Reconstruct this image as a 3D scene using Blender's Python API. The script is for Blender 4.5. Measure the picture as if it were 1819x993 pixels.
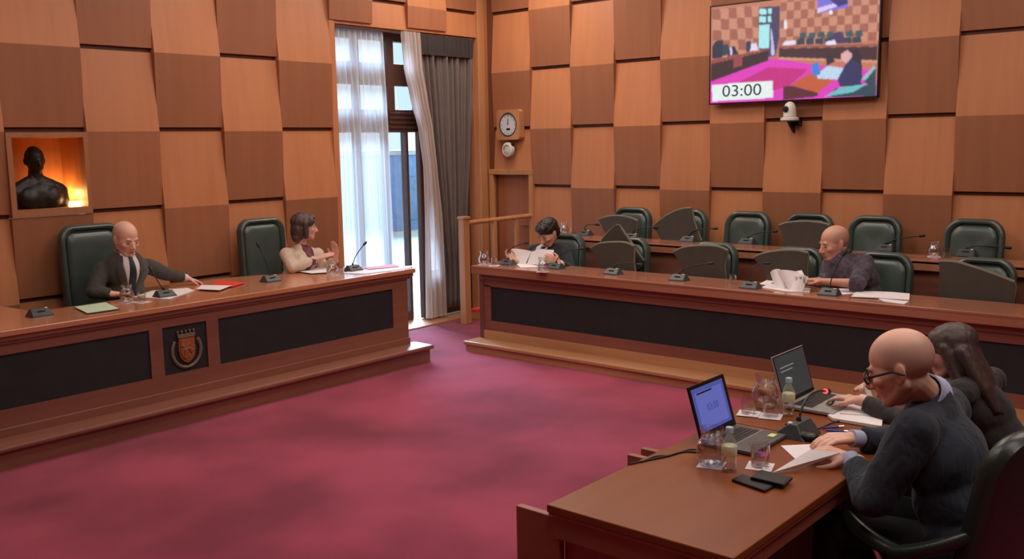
import bpy, bmesh, math, random
from mathutils import Vector, Matrix, noise
from mathutils.bvhtree import BVHTree
random.seed(7)
V = Vector
for o in list(bpy.data.objects): bpy.data.objects.remove(o)
S = bpy.context.scene
COL = S.collection

# ---------------------------------------------------------------- camera
CAM = V((-8.443, -7.526, 1.943)); YAW, PITCH, ROLL, FPX = math.radians(40.4993), math.radians(-8.077), math.radians(-1.05214), 1706.37
_f = V((math.cos(YAW)*math.cos(PITCH), math.sin(YAW)*math.cos(PITCH), math.sin(PITCH)))
_r0 = V((math.sin(YAW), -math.cos(YAW), 0)); _u0 = _r0.cross(_f)
_r = math.cos(ROLL)*_r0 + math.sin(ROLL)*_u0; _u = -math.sin(ROLL)*_r0 + math.cos(ROLL)*_u0
cd = bpy.data.cameras.new('camera'); cam = bpy.data.objects.new('camera', cd); COL.objects.link(cam)
cam.matrix_world = Matrix(((_r.x, _u.x, -_f.x, CAM.x), (_r.y, _u.y, -_f.y, CAM.y), (_r.z, _u.z, -_f.z, CAM.z), (0, 0, 0, 1)))
cd.sensor_fit = 'HORIZONTAL'; cd.sensor_width = 36; cd.lens = 36*FPX/1819; cd.clip_start = .05
S.camera = cam
def at(px, py, ax, val):
    """point where the photograph's line of sight meets the plane coordinate[ax] = val"""
    d = _f + (px-909.5)/FPX*_r - (py-496.5)/FPX*_u
    return CAM + d*((val-CAM[ax])/d[ax])

# ---------------------------------------------------------------- light and exposure
S.view_settings.view_transform = 'Standard'; S.view_settings.look = 'None'
S.view_settings.gamma = 1; S.view_settings.use_curve_mapping = False
S.view_settings.exposure = 0.0
S.cycles.max_bounces = 8; S.cycles.transparent_max_bounces = 24; S.cycles.sample_clamp_indirect = 4
S.cycles.use_denoising = True; S.cycles.caustics_reflective = False; S.cycles.caustics_refractive = False
w = bpy.data.worlds.new('world'); S.world = w; w.use_nodes = True
bg = w.node_tree.nodes['Background']; bg.inputs[0].default_value = (.66, .88, 1.0, 1); bg.inputs[1].default_value = 1.5
def area(name, loc, size, power, color, rot=(0, 0, 0), portal=False, spread=math.pi):
    l = bpy.data.lights.new(name, 'AREA'); l.shape = 'RECTANGLE'; l.size, l.size_y = size
    l.energy = power; l.color = color; l.spread = spread
    if portal: l.cycles.is_portal = True
    o = bpy.data.objects.new(name, l); COL.objects.link(o); o.location = loc; o.rotation_euler = rot
    return o
for x, y, e in [(-1.1, -1.1, 42), (-3.4, -1.4, 28), (-1.4, -3.4, 28), (-5.8, -1.4, 15), (-1.4, -5.8, 20), (-3.4, -3.4, 36), (-5.8, -3.4, 22), (-3.4, -5.8, 24), (-5.8, -5.8, 15), (-8.2, -2.2, 7), (-4.6, -8.0, 44), (-6.9, -6.9, 22)]:  # last two are unseen fill lamps, added to brighten the foreground people
    area('ceiling_or_fill_lamp', (x, y, 3.97), (1.2, 1.2), e, (1.0, .89, .79))
sl = bpy.data.lights.new('daylight', 'SUN'); sl.energy = 22; sl.angle = math.radians(38); sl.color = (.46, .68, 1.0)
so = bpy.data.objects.new('daylight', sl); COL.objects.link(so); so.rotation_euler = V((-.62, -.78, -.62)).to_track_quat('-Z', 'Y').to_euler()
area('window_portal', (-1.23, .28, 1.6), (2.1, 3.1), 1, (1, 1, 1), (math.radians(90), 0, 0), portal=True)

# ---------------------------------------------------------------- materials
def lin(c):
    c = c/255
    return c/12.92 if c <= .04045 else ((c+.055)/1.055)**2.4
def rgb(r, g, b): return (lin(r), lin(g), lin(b), 1)
def node_mat(name):
    m = bpy.data.materials.new(name); m.use_nodes = True
    nt = m.node_tree; return m, nt, nt.nodes['Principled BSDF']
def mapped_noise(nt, scale, nscale, detail=3, coord='Object'):
    tc = nt.nodes.new('ShaderNodeTexCoord'); mp = nt.nodes.new('ShaderNodeMapping'); mp.inputs['Scale'].default_value = scale
    nz = nt.nodes.new('ShaderNodeTexNoise'); nz.inputs['Scale'].default_value = nscale; nz.inputs['Detail'].default_value = detail
    nt.links.new(tc.outputs[coord], mp.inputs[0]); nt.links.new(mp.outputs[0], nz.inputs['Vector'])
    return nz
def ramp(nt, src, stops):
    r = nt.nodes.new('ShaderNodeValToRGB'); e = r.color_ramp.elements
    while len(e) < len(stops): e.new(.5)
    for k, (p, c) in enumerate(stops): e[k].position = p; e[k].color = c
    nt.links.new(src, r.inputs[0]); return r
def plain(name, c, rough=.5, metal=0, bump=0, bscale=200, spec=.5, coat=0, var=.12, vscale=8, sheen=0):
    m, nt, b = node_mat(name)
    n = mapped_noise(nt, (1, 1, 1), vscale)
    d = [max(0, v*(1-var)) for v in c[:3]]+[1]; l = [min(1, v*(1+var)) for v in c[:3]]+[1]
    r = ramp(nt, n.outputs[0], [(.3, d), (.7, l)]); nt.links.new(r.outputs[0], b.inputs['Base Color'])
    b.inputs['Roughness'].default_value = rough; b.inputs['Metallic'].default_value = metal
    b.inputs['Specular IOR Level'].default_value = spec; b.inputs['Coat Weight'].default_value = coat
    b.inputs['Sheen Weight'].default_value = sheen
    if bump:
        n2 = mapped_noise(nt, (1, 1, 1), bscale); bp = nt.nodes.new('ShaderNodeBump'); bp.inputs['Strength'].default_value = bump; bp.inputs['Distance'].default_value = .002
        nt.links.new(n2.outputs[0], bp.inputs['Height']); nt.links.new(bp.outputs[0], b.inputs['Normal'])
    return m
def fabric(name, c, var=.12, vscale=8, fold=.35, fscale=16, sheen=.1):
    m = plain(name, c, .85, var=var, vscale=vscale, sheen=sheen); nt = m.node_tree; b = nt.nodes['Principled BSDF']
    n1 = mapped_noise(nt, (1, 1, .6), fscale, 2); n1.inputs['Distortion'].default_value = 1.2
    b1 = nt.nodes.new('ShaderNodeBump'); b1.inputs['Strength'].default_value = fold; b1.inputs['Distance'].default_value = .03
    n2 = mapped_noise(nt, (1, 1, 1), 350, 2); b2 = nt.nodes.new('ShaderNodeBump'); b2.inputs['Strength'].default_value = .25; b2.inputs['Distance'].default_value = .002
    nt.links.new(n1.outputs[0], b1.inputs['Height']); nt.links.new(n2.outputs[0], b2.inputs['Height']); nt.links.new(b1.outputs[0], b2.inputs['Normal']); nt.links.new(b2.outputs[0], b.inputs['Normal']); return m
def skin(name, c):
    m = plain(name, c, .5, bump=.1, bscale=300, var=.05); nt = m.node_tree; b = nt.nodes['Principled BSDF']; src = b.inputs['Base Color'].links[0].from_socket
    a = nt.nodes.new('ShaderNodeAttribute'); a.attribute_name = 'tone'; mx = nt.nodes.new('ShaderNodeMix'); mx.data_type = 'RGBA'; mx.blend_type = 'MULTIPLY'; mx.inputs[0].default_value = 1
    nt.links.new(src, mx.inputs[6]); nt.links.new(a.outputs['Color'], mx.inputs[7]); nt.links.new(mx.outputs[2], b.inputs['Base Color']); return m
def wood(name, c1, c2, grain=(40, 40, 1.6), rough=.35, coat=0.0, spec=.5, big=.6):
    m, nt, b = node_mat(name)
    n = mapped_noise(nt, grain, 1.0, 4); n2 = mapped_noise(nt, [max(.4, g*.08) for g in grain], 1.0, 2)
    mx = nt.nodes.new('ShaderNodeMix'); mx.data_type = 'FLOAT'; mx.inputs[0].default_value = big
    nt.links.new(n.outputs[0], mx.inputs[2]); nt.links.new(n2.outputs[0], mx.inputs[3])
    r = ramp(nt, mx.outputs[0], [(.35, c1), (.65, c2)]); nt.links.new(r.outputs[0], b.inputs['Base Color'])
    b.inputs['Roughness'].default_value = rough; b.inputs['Coat Weight'].default_value = coat; b.inputs['Coat Roughness'].default_value = .12
    b.inputs['Specular IOR Level'].default_value = spec
    return m
def emis(name, c, s):
    m, nt, b = node_mat(name); b.inputs['Base Color'].default_value = (0, 0, 0, 1)
    b.inputs['Emission Color'].default_value = c; b.inputs['Emission Strength'].default_value = s; return m
def glassy(name, tint, gloss=.9, rough=.03, base=.06):
    m = bpy.data.materials.new(name); m.use_nodes = True; nt = m.node_tree
    nt.nodes.clear(); out = nt.nodes.new('ShaderNodeOutputMaterial'); t = nt.nodes.new('ShaderNodeBsdfTransparent'); t.inputs[0].default_value = tint
    g = nt.nodes.new('ShaderNodeBsdfGlossy'); g.inputs['Roughness'].default_value = rough; g.inputs[0].default_value = (gloss, gloss, gloss, 1)
    lw = nt.nodes.new('ShaderNodeLayerWeight'); lw.inputs[0].default_value = .35
    mr = nt.nodes.new('ShaderNodeMapRange'); mr.inputs['To Min'].default_value = base; mr.inputs['To Max'].default_value = .75
    mx = nt.nodes.new('ShaderNodeMixShader'); nt.links.new(lw.outputs['Facing'], mr.inputs[0]); nt.links.new(mr.outputs[0], mx.inputs[0])
    nt.links.new(t.outputs[0], mx.inputs[1]); nt.links.new(g.outputs[0], mx.inputs[2]); nt.links.new(mx.outputs[0], out.inputs[0]); return m
def sheer(name, c, alpha):
    m = bpy.data.materials.new(name); m.use_nodes = True; nt = m.node_tree; nt.nodes.clear()
    out = nt.nodes.new('ShaderNodeOutputMaterial'); t = nt.nodes.new('ShaderNodeBsdfTransparent')
    d = nt.nodes.new('ShaderNodeBsdfDiffuse'); d.inputs[0].default_value = c; tr = nt.nodes.new('ShaderNodeBsdfTranslucent'); tr.inputs[0].default_value = c
    a = nt.nodes.new('ShaderNodeAddShader'); nz = mapped_noise(nt, (30, 30, .5), 1.0, 2)
    mr = nt.nodes.new('ShaderNodeMapRange'); mr.inputs['To Min'].default_value = alpha-.12; mr.inputs['To Max'].default_value = alpha+.12
    m1 = nt.nodes.new('ShaderNodeMixShader'); m1.inputs[0].default_value = .5
    mx = nt.nodes.new('ShaderNodeMixShader'); nt.links.new(nz.outputs[0], mr.inputs[0]); nt.links.new(mr.outputs[0], mx.inputs[0])
    nt.links.new(d.outputs[0], m1.inputs[1]); nt.links.new(tr.outputs[0], m1.inputs[2])
    nt.links.new(t.outputs[0], mx.inputs[1]); nt.links.new(m1.outputs[0], mx.inputs[2]); nt.links.new(mx.outputs[0], out.inputs[0]); return m
def attr_mat(name, attr, emit=0, rough=.5):
    m, nt, b = node_mat(name); a = nt.nodes.new('ShaderNodeAttribute'); a.attribute_name = attr
    if emit:
        b.inputs['Base Color'].default_value = (.02, .02, .02, 1); nt.links.new(a.outputs['Color'], b.inputs['Emission Color']); b.inputs['Emission Strength'].default_value = emit
    else: nt.links.new(a.outputs['Color'], b.inputs['Base Color'])
    b.inputs['Roughness'].default_value = rough; return m
def veneer_mat():
    m, nt, b = node_mat('wall_veneer'); a = nt.nodes.new('ShaderNodeAttribute'); a.attribute_name = 'tone'
    n = mapped_noise(nt, (14, 14, .7), 1.0, 4)
    r = ramp(nt, n.outputs[0], [(.3, (.93, .92, .91, 1)), (.7, (1.05, 1.05, 1.05, 1))])
    mx = nt.nodes.new('ShaderNodeMix'); mx.data_type = 'RGBA'; mx.blend_type = 'MULTIPLY'; mx.inputs[0].default_value = 1
    nt.links.new(a.outputs['Color'], mx.inputs[6]); nt.links.new(r.outputs[0], mx.inputs[7]); nt.links.new(mx.outputs[2], b.inputs['Base Color'])
    b.inputs['Roughness'].default_value = .42; b.inputs['Specular IOR Level'].default_value = .35
    return m
def carpet_mat():
    m, nt, b = node_mat('carpet'); n = mapped_noise(nt, (1, 1, 1), 1.1, 3)
    r = ramp(nt, n.outputs[0], [(.36, rgb(126, 40, 62)), (.62, rgb(164, 60, 86))]); n2 = mapped_noise(nt, (1, 1, 1), 260, 2)
    r2 = ramp(nt, n2.outputs[0], [(.2, (.8, .8, .8, 1)), (.8, (1.1, 1.1, 1.1, 1))])
    mx = nt.nodes.new('ShaderNodeMix'); mx.data_type = 'RGBA'; mx.blend_type = 'MULTIPLY'; mx.inputs[0].default_value = 1
    nt.links.new(r.outputs[0], mx.inputs[6]); nt.links.new(r2.outputs[0], mx.inputs[7]); nt.links.new(mx.outputs[2], b.inputs['Base Color'])
    b.inputs['Roughness'].default_value = 1; b.inputs['Specular IOR Level'].default_value = .1; b.inputs['Sheen Weight'].default_value = .22; b.inputs['Sheen Roughness'].default_value = .5
    bp = nt.nodes.new('ShaderNodeBump'); bp.inputs['Strength'].default_value = .5; bp.inputs['Distance'].default_value = .004
    nt.links.new(n2.outputs[0], bp.inputs['Height']); nt.links.new(bp.outputs[0], b.inputs['Normal']); return m
M = {}
M['veneer'] = veneer_mat(); M['carpet'] = carpet_mat()
M['lightwood'] = wood('light_wood', rgb(176, 118, 76), rgb(200, 142, 98), (30, 30, 1.4), .4)
M['stepwood'] = wood('step_wood', rgb(174, 122, 86), rgb(200, 150, 110), (20, 1.2, 20), .35, .1)
M['niche'] = wood('niche_wood', rgb(170, 104, 62), rgb(196, 128, 80), (30, 30, 1.4), .45)
M['deskX'] = wood('desk_wood_x', rgb(122, 76, 62), rgb(144, 92, 74), (1.2, 26, 26), .38, .1)
M['deskY'] = wood('desk_wood_y', rgb(122, 74, 60), rgb(144, 90, 72), (26, 1.2, 26), .38, .1)
M['deskZ'] = wood('desk_wood_z', rgb(106, 64, 52), rgb(126, 78, 64), (26, 26, 1.4), .35, .2)
M['topX'] = wood('desk_top_x', rgb(184, 118, 84), rgb(204, 138, 102), (1.1, 22, 22), .22, .5)
M['topY'] = wood('desk_top_y', rgb(156, 98, 76), rgb(180, 120, 94), (22, 1.1, 22), .22, .5)
M['tabletop'] = wood('table_top', rgb(120, 60, 24), rgb(138, 74, 32), (1.0, 9, 9), .36, .04, .28)
M['tableside'] = wood('table_side', rgb(140, 78, 60), rgb(162, 96, 74), (1.4, 14, 14), .45, .0)
M['inset'] = plain('dark_inset', rgb(42, 42, 46), .55, spec=.3)
M['groove'] = plain('groove', rgb(70, 38, 28), .7)
M['leather'] = plain('green_black_leather', rgb(66, 78, 73), .30, bump=.25, bscale=120, spec=.6, var=.1)
M['leather2'] = plain('near_black_leather', rgb(34, 42, 39), .3, bump=.25, bscale=120, spec=.6)
M['shell'] = plain('grey_seat_shell', rgb(68, 62, 56), .6, bump=.2, bscale=300)
M['piping'] = plain('beige_seat_edge', rgb(112, 104, 86), .6)
M['chrome'] = plain('chrome', (.7, .7, .7, 1), .15, 1)
M['mic'] = plain('mic_grey', rgb(66, 68, 70), .45)
M['micblack'] = plain('mic_black', rgb(16, 16, 18), .5)
M['paper'] = plain('white_paper', rgb(232, 224, 226), .8, var=.03)
M['pinkpaper'] = plain('pink_paper', rgb(222, 150, 170), .8, var=.03)
M['red'] = plain('red_card', rgb(226, 62, 56), .6, var=.04)
M['green'] = plain('pale_green_card', rgb(192, 214, 186), .7, var=.04)
M['darkcard'] = plain('dark_card', rgb(48, 44, 44), .6)
M['glass'] = glassy('clear_glass', (.975, .98, .985, 1)); M['pane'] = glassy('window_glass', (.96, .98, 1, 1), base=.03)
M['water'] = glassy('water', (.93, .93, .93, 1), base=.10); M['bottle'] = glassy('bottle_plastic', (.96, .98, .98, 1), rough=.12, base=.10)
M['label'] = plain('bottle_label', rgb(216, 214, 176), .6, var=.15, vscale=60)
M['cap'] = plain('bottle_cap', rgb(170, 196, 204), .5)
M['black'] = plain('black_plastic', rgb(14, 14, 16), .35); M['silver'] = plain('laptop_silver', rgb(168, 166, 164), .4, .3)
M['darksilver'] = plain('laptop_graphite', rgb(92, 90, 90), .4, .3); M['keys'] = plain('keys', rgb(34, 32, 34), .5)
M['white'] = plain('white_plastic', rgb(214, 208, 200), .4, var=.04); M['whiteface'] = plain('clock_face', rgb(206, 204, 208), .5, var=.02)
M['frame'] = wood('window_frame_wood', rgb(72, 44, 36), rgb(92, 58, 46), (20, 20, 1.4), .4)
M['sheer'] = sheer('sheer_white', (.97, .98, 1, 1), .58); M['sheer2'] = sheer('sheer_cream', (.80, .68, .62, 1), .86)
M['heading_shade'] = plain('drape_heading_shade', rgb(56, 47, 45), .9)
M['drape'] = plain('grey_drape', rgb(104, 90, 84), .8, bump=.3, bscale=400, var=.08, sheen=.2)
M['bronze'] = plain('bronze', rgb(46, 42, 40), .45, .5, bump=.4, bscale=50, var=.25)
M['crest'] = plain('crest_wood', rgb(150, 84, 50), .5, bump=.3, bscale=90, var=.2); M['wreath'] = plain('wreath_pewter', rgb(128, 116, 100), .45, .3, var=.2, vscale=60)
M['skin'] = skin('skin_pink', rgb(224, 172, 152)); M['skin_tan'] = skin('skin_tan', rgb(206, 152, 130))
M['skin_f'] = skin('skin_fair', rgb(212, 160, 144)); M['lips'] = plain('lips', rgb(160, 84, 80), .5)
M['hair'] = plain('dark_hair', rgb(36, 28, 27), .5, bump=.8, bscale=120, var=.3, vscale=90); M['hairbrown'] = plain('brown_hair', rgb(72, 54, 50), .5, bump=.8, bscale=120, var=.3, vscale=60)
M['stubble'] = plain('grey_stubble', rgb(150, 118, 104), .7, var=.1, vscale=100)
M['suitgreen'] = fabric('grey_green_suit', rgb(64, 61, 55)); M['navy'] = fabric('navy_suit', rgb(37, 43, 57), sheen=.1)
M['blacksuit'] = fabric('black_suit', rgb(32, 35, 40)); M['cream'] = fabric('cream_jacket', rgb(206, 184, 166), .1, 40)
M['plaid'] = fabric('plum_shirt', rgb(72, 62, 74), .6, 24, .5); M['darktop'] = fabric('dark_top', rgb(44, 37, 39))
M['shirt'] = plain('white_shirt', rgb(216, 206, 210), .8, var=.03); M['blueshirt'] = plain('pale_blue_shirt', rgb(172, 180, 214), .8, var=.03)
M['tie'] = plain('navy_tie', rgb(26, 28, 44), .6); M['redtie'] = plain('wine_tie', rgb(104, 34, 42), .6); M['trousers'] = plain('dark_trousers', rgb(26, 26, 30), .85)
M['eye'] = plain('eye', rgb(40, 26, 24), .3); M['glassesframe'] = plain('glasses_frame', rgb(46, 22, 22), .35); M['bluepen'] = plain('blue_pen', rgb(40, 52, 150), .4)
M['plaster'] = plain('ceiling_plaster', rgb(188, 172, 156), .9); M['backwood'] = wood('rear_wall_wood', rgb(150, 96, 62), rgb(172, 112, 74), (20, 20, 1), .5)
M['facade'] = plain('outside_facade', rgb(120, 150, 190), .9); M['facadewin'] = plain('outside_window', rgb(108, 132, 168), .4); M['terrace'] = plain('outside_stone', rgb(190, 190, 186), .9)
M['amber'] = emis('amber_lamp', (1.0, .62, .22, 1), 14); M['redled'] = emis('red_led', (1, .06, .05, 1), 2.5); M['whiteled'] = emis('status_led', (1, .98, .9, 1), 1.2)
M['yellow'] = plain('sticky_note', rgb(226, 222, 130), .7)

# ---------------------------------------------------------------- mesh building
class MB:
    def __init__(self): self.v = []; self.f = []; self.c = []; self.cur = None
    def add(self, vs, fs):
        b = len(self.v); self.v += [V(p) for p in vs]; self.f += [tuple(b+i for i in f) for f in fs]; self.c += [self.cur]*len(fs); return self
    def box(self, c, s, rot=None):
        c = V(c); h = V(s)/2; vs = []
        for z in (-1, 1):
            for y in (-1, 1):
                for x in (-1, 1):
                    p = V((x*h.x, y*h.y, z*h.z)); vs.append(c+(rot @ p if rot else p))
        return self.add(vs, [(0, 2, 3, 1), (4, 5, 7, 6), (0, 1, 5, 4), (2, 6, 7, 3), (0, 4, 6, 2), (1, 3, 7, 5)])
    def span(self, a, b):
        a, b = V(a), V(b); return self.box((a+b)/2, [abs(b[i]-a[i]) for i in range(3)])
    def rbox(self, c, s, r=.006, rot=None, seg=2):
        bm = bmesh.new(); bmesh.ops.create_cube(bm, size=1)
        for v in bm.verts: v.co = V((v.co.x*s[0], v.co.y*s[1], v.co.z*s[2]))
        r = min(r, min(s)*.45); bmesh.ops.bevel(bm, geom=bm.edges[:], offset=r, segments=seg, affect='EDGES', profile=.5)
        bm.verts.index_update(); c = V(c)
        self.add([c+(rot @ v.co if rot else v.co) for v in bm.verts], [[v.index for v in f.verts] for f in bm.faces]); bm.free(); return self
    def rspan(self, a, b, r=.006):
        a, b = V(a), V(b); return self.rbox((a+b)/2, [abs(b[i]-a[i]) for i in range(3)], r)
    def prism(self, pts, d):
        """closed outline pts (3D, planar) extruded by vector d"""
        n = len(pts); d = V(d); vs = [V(p) for p in pts]+[V(p)+d for p in pts]
        return self.add(vs, [tuple(range(n))[::-1], tuple(range(n, 2*n))]+[(i, (i+1) % n, n+(i+1) % n, n+i) for i in range(n)])
    def tube(self, pts, r, n=10, closed=False, flat=1.0):
        pts = [V(p) for p in pts]; m = len(pts); rs = r if isinstance(r, (list, tuple)) else [r]*m; vs = []; fs = []
        up = None
        for i, p in enumerate(pts):
            if closed: t = pts[(i+1) % m]-pts[i-1]
            else: t = pts[min(i+1, m-1)]-pts[max(i-1, 0)]
            t.normalize()
            if up is None: up = V((0, 0, 1)) if abs(t.z) < .9 else V((1, 0, 0))
            s = t.cross(up).normalized(); up = s.cross(t).normalized()
            for k in range(n):
                a = 2*math.pi*k/n; vs.append(p+(s*math.cos(a)+up*math.sin(a)*flat)*rs[i])
        for i in range(m if closed else m-1):
            j = (i+1) % m
            for k in range(n): fs.append((i*n+k, i*n+(k+1) % n, j*n+(k+1) % n, j*n+k))
        if not closed: fs += [tuple(range(n))[::-1], tuple((m-1)*n+k for k in range(n))]
        return self.add(vs, fs)
    def lathe(self, c, prof, n=24, axis=V((0, 0, 1)), x=None):
        c = V(c); axis = axis.normalized(); a = x or (V((1, 0, 0)) if abs(axis.x) < .9 else V((0, 1, 0))); s = axis.cross(a).normalized(); t = s.cross(axis)
        vs = []; fs = []; m = len(prof)
        for r, z in prof:
            for k in range(n): an = 2*math.pi*k/n; vs.append(c+axis*z+(s*math.cos(an)+t*math.sin(an))*max(r, 1e-5))
        for i in range(m-1):
            for k in range(n): fs.append((i*n+k, i*n+(k+1) % n, (i+1)*n+(k+1) % n, (i+1)*n+k))
        fs += [tuple(range(n))[::-1], tuple((m-1)*n+k for k in range(n))]
        return self.add(vs, fs)
    def rings(self, rings, cap0=True, cap1=True, closed=True):
        n = len(rings[0]); vs = [p for r in rings for p in r]; fs = []
        for i in range(len(rings)-1):
            for k in range(n if closed else n-1): fs.append((i*n+k, i*n+(k+1) % n, (i+1)*n+(k+1) % n, (i+1)*n+k))
        if cap0: fs.append(tuple(range(n))[::-1])
        if cap1: fs.append(tuple((len(rings)-1)*n+k for k in range(n)))
        return self.add(vs, fs)
    def cap(self, a, ra, b, rb, n=14):
        a, b = V(a), V(b); ax = b-a; L = ax.length
        if L < 1e-6: ax = V((0, 0, 1)); L = 1e-6
        prof = [(ra*math.sin(t*math.pi/10), -ra*math.cos(t*math.pi/10)) for t in range(0, 6)]+[(rb*math.cos(t*math.pi/10), L+rb*math.sin(t*math.pi/10)) for t in range(0, 6)]
        return self.lathe(a, prof, n, ax/ax.length)
    def ell(self, c, r, rot=None, n=32):
        m = 24 if n > 20 else 12; prof = [(math.sin(math.pi*t/m), -math.cos(math.pi*t/m)) for t in range(m+1)]
        k = len(self.v); self.lathe((0, 0, 0), prof, n)
        for i in range(k, len(self.v)):
            p = self.v[i]; p = V((p.x*r[0], p.y*r[1], p.z*r[2])); self.v[i] = V(c)+(rot @ p if rot else p)
        return self
    def xf(self, mat, start=0):
        for i in range(start, len(self.v)): self.v[i] = mat @ self.v[i]
        return self
    def mesh(self, name, org=V((0, 0, 0))):
        me = bpy.data.meshes.new(name); me.from_pydata([p-org for p in self.v], [], self.f)
        return me
    def build(self, name, mat, parent=None, smooth=False, loc=None, tone=None):
        """links the mesh; vertices are given in the parent's world place (parents are never rotated before this)"""
        org = V(parent_org(parent)) if parent else (V(loc) if loc else V((0, 0, 0)))
        me = self.mesh(name, org)
        bm = bmesh.new(); bm.from_mesh(me); bmesh.ops.recalc_face_normals(bm, faces=bm.faces[:]); bm.to_mesh(me); bm.free()
        if any(c is not None for c in self.c):
            at_ = me.color_attributes.new('tone', 'FLOAT_COLOR', 'CORNER')
            for p in me.polygons:
                c = self.c[p.index] or (1, 1, 1, 1)
                for li in p.loop_indices: at_.data[li].color = c
        return link(name, me, mat, parent, smooth, loc)
ORG = {}
def parent_org(p):
    o = V((0, 0, 0))
    while p is not None: o += ORG.get(p.name, V((0, 0, 0))); p = p.parent
    return o
def link(name, me, mat, parent=None, smooth=False, loc=None):
    if mat: me.materials.append(M[mat] if isinstance(mat, str) else mat)
    if smooth:
        me.polygons.foreach_set('use_smooth', [True]*len(me.polygons))
        if smooth != 'all':
            try: me.set_sharp_from_angle(angle=math.radians(40))
            except Exception: pass
    o = bpy.data.objects.new(name, me); COL.objects.link(o); ORG[o.name] = V((0, 0, 0))
    if parent: o.parent = parent
    elif loc is not None: o.location = loc; ORG[o.name] = V(loc)
    return o
def tag(o, label, cat, group=None):
    o['label'] = label; o['category'] = cat
    if group: o['group'] = group
    return o
def thing(name, label, cat, loc, group=None):
    o = bpy.data.objects.new(name, None); COL.objects.link(o); o.location = loc; ORG[o.name] = V(loc); o.empty_display_size = .1
    return tag(o, label, cat, group)
def struct(mb, name, mat, parent=None, smooth=False):
    o = mb.build(name, mat, parent, smooth)
    if not parent: o['kind'] = 'structure'
    return o
def dup(root, loc, label, group=None, rz=0):
    r = root.copy(); COL.objects.link(r); r.location = loc; r.rotation_euler = (0, 0, rz); r['label'] = label; ORG[r.name] = V(loc)
    if group: r['group'] = group
    for ch in root.children:
        c = ch.copy(); COL.objects.link(c); c.parent = r
        for g in ch.children: d = g.copy(); COL.objects.link(d); d.parent = c
    return r
def bez(p0, p1, p2, n=10):
    p0, p1, p2 = V(p0), V(p1), V(p2); return [(1-t)**2*p0+2*t*(1-t)*p1+t*t*p2 for t in [i/n for i in range(n+1)]]
def fuse(mb, vox, it=4, org=V((0, 0, 0)), disp=0, dscale=(9, 9, 9), clip=None):
    me = mb.mesh('fuse'); o = bpy.data.objects.new('fuse', me); COL.objects.link(o)
    r = o.modifiers.new('r', 'REMESH'); r.mode = 'VOXEL'; r.voxel_size = vox
    if it: s = o.modifiers.new('s', 'SMOOTH'); s.factor = .5; s.iterations = it
    dg = bpy.context.evaluated_depsgraph_get(); dg.update(); out = bpy.data.meshes.new_from_object(o.evaluated_get(dg), depsgraph=dg)
    bpy.data.objects.remove(o); bpy.data.meshes.remove(me)
    if disp:
        for v in out.vertices:
            p = v.co; n = noise.noise(V((p.x*dscale[0], p.y*dscale[1], p.z*dscale[2])))
            v.co = p+v.normal*n*disp
    for v in out.vertices: v.co = v.co-org
    return out
def text_mesh(body, size, depth, name):
    cu = bpy.data.curves.new(name, 'FONT'); cu.body = body; cu.size = size; cu.extrude = depth; cu.align_x = 'CENTER'; cu.align_y = 'CENTER'
    o = bpy.data.objects.new(name, cu); COL.objects.link(o); dg = bpy.context.evaluated_depsgraph_get(); dg.update()
    me = bpy.data.meshes.new_from_object(o.evaluated_get(dg), depsgraph=dg); bpy.data.objects.remove(o); return me
# ---------------------------------------------------------------- the room
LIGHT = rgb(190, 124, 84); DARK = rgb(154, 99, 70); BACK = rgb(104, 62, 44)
ZG = 2.0937; HR = .6438; DP = .052
def cells(mb, cols, plane, rows, skip=None, clipz=None):
    """checker of tilted veneer boards; plane 'L' lies on y = 0, plane 'R' on x = 0"""
    def P(u, d, z): return V((u, -d, z)) if plane == 'L' else V((-d, u, z))
    for k, (ua, ub) in cols:
        for r in rows:
            za, zb = ZG+r*HR, ZG+(r+1)*HR; za = max(za, 0); zb = min(zb, 4.02)
            if zb-za < .02 or (skip and skip(k, r)): continue
            lo = za
            if clipz and clipz(k, r): lo = max(za, clipz(k, r))
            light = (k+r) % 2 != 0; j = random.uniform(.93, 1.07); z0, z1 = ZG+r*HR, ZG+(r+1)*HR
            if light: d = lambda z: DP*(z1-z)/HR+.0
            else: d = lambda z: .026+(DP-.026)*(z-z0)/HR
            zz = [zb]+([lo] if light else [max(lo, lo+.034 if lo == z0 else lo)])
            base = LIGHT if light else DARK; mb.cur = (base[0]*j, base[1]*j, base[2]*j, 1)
            a, b = zz[0], zz[1]
            pts = [P(ua, -.03, b), P(ua, d(b), b), P(ua, d(a), a), P(ua, -.03, a)]
            mb.prism(pts, P(ub, 0, 0)-P(ua, 0, 0))
            if b > lo:
                mb.cur = BACK; pts = [P(ua, -.03, lo), P(ua, -.012, lo), P(ua, -.012, b), P(ua, -.03, b)]; mb.prism(pts, P(ub, 0, 0)-P(ua, 0, 0))
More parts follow.
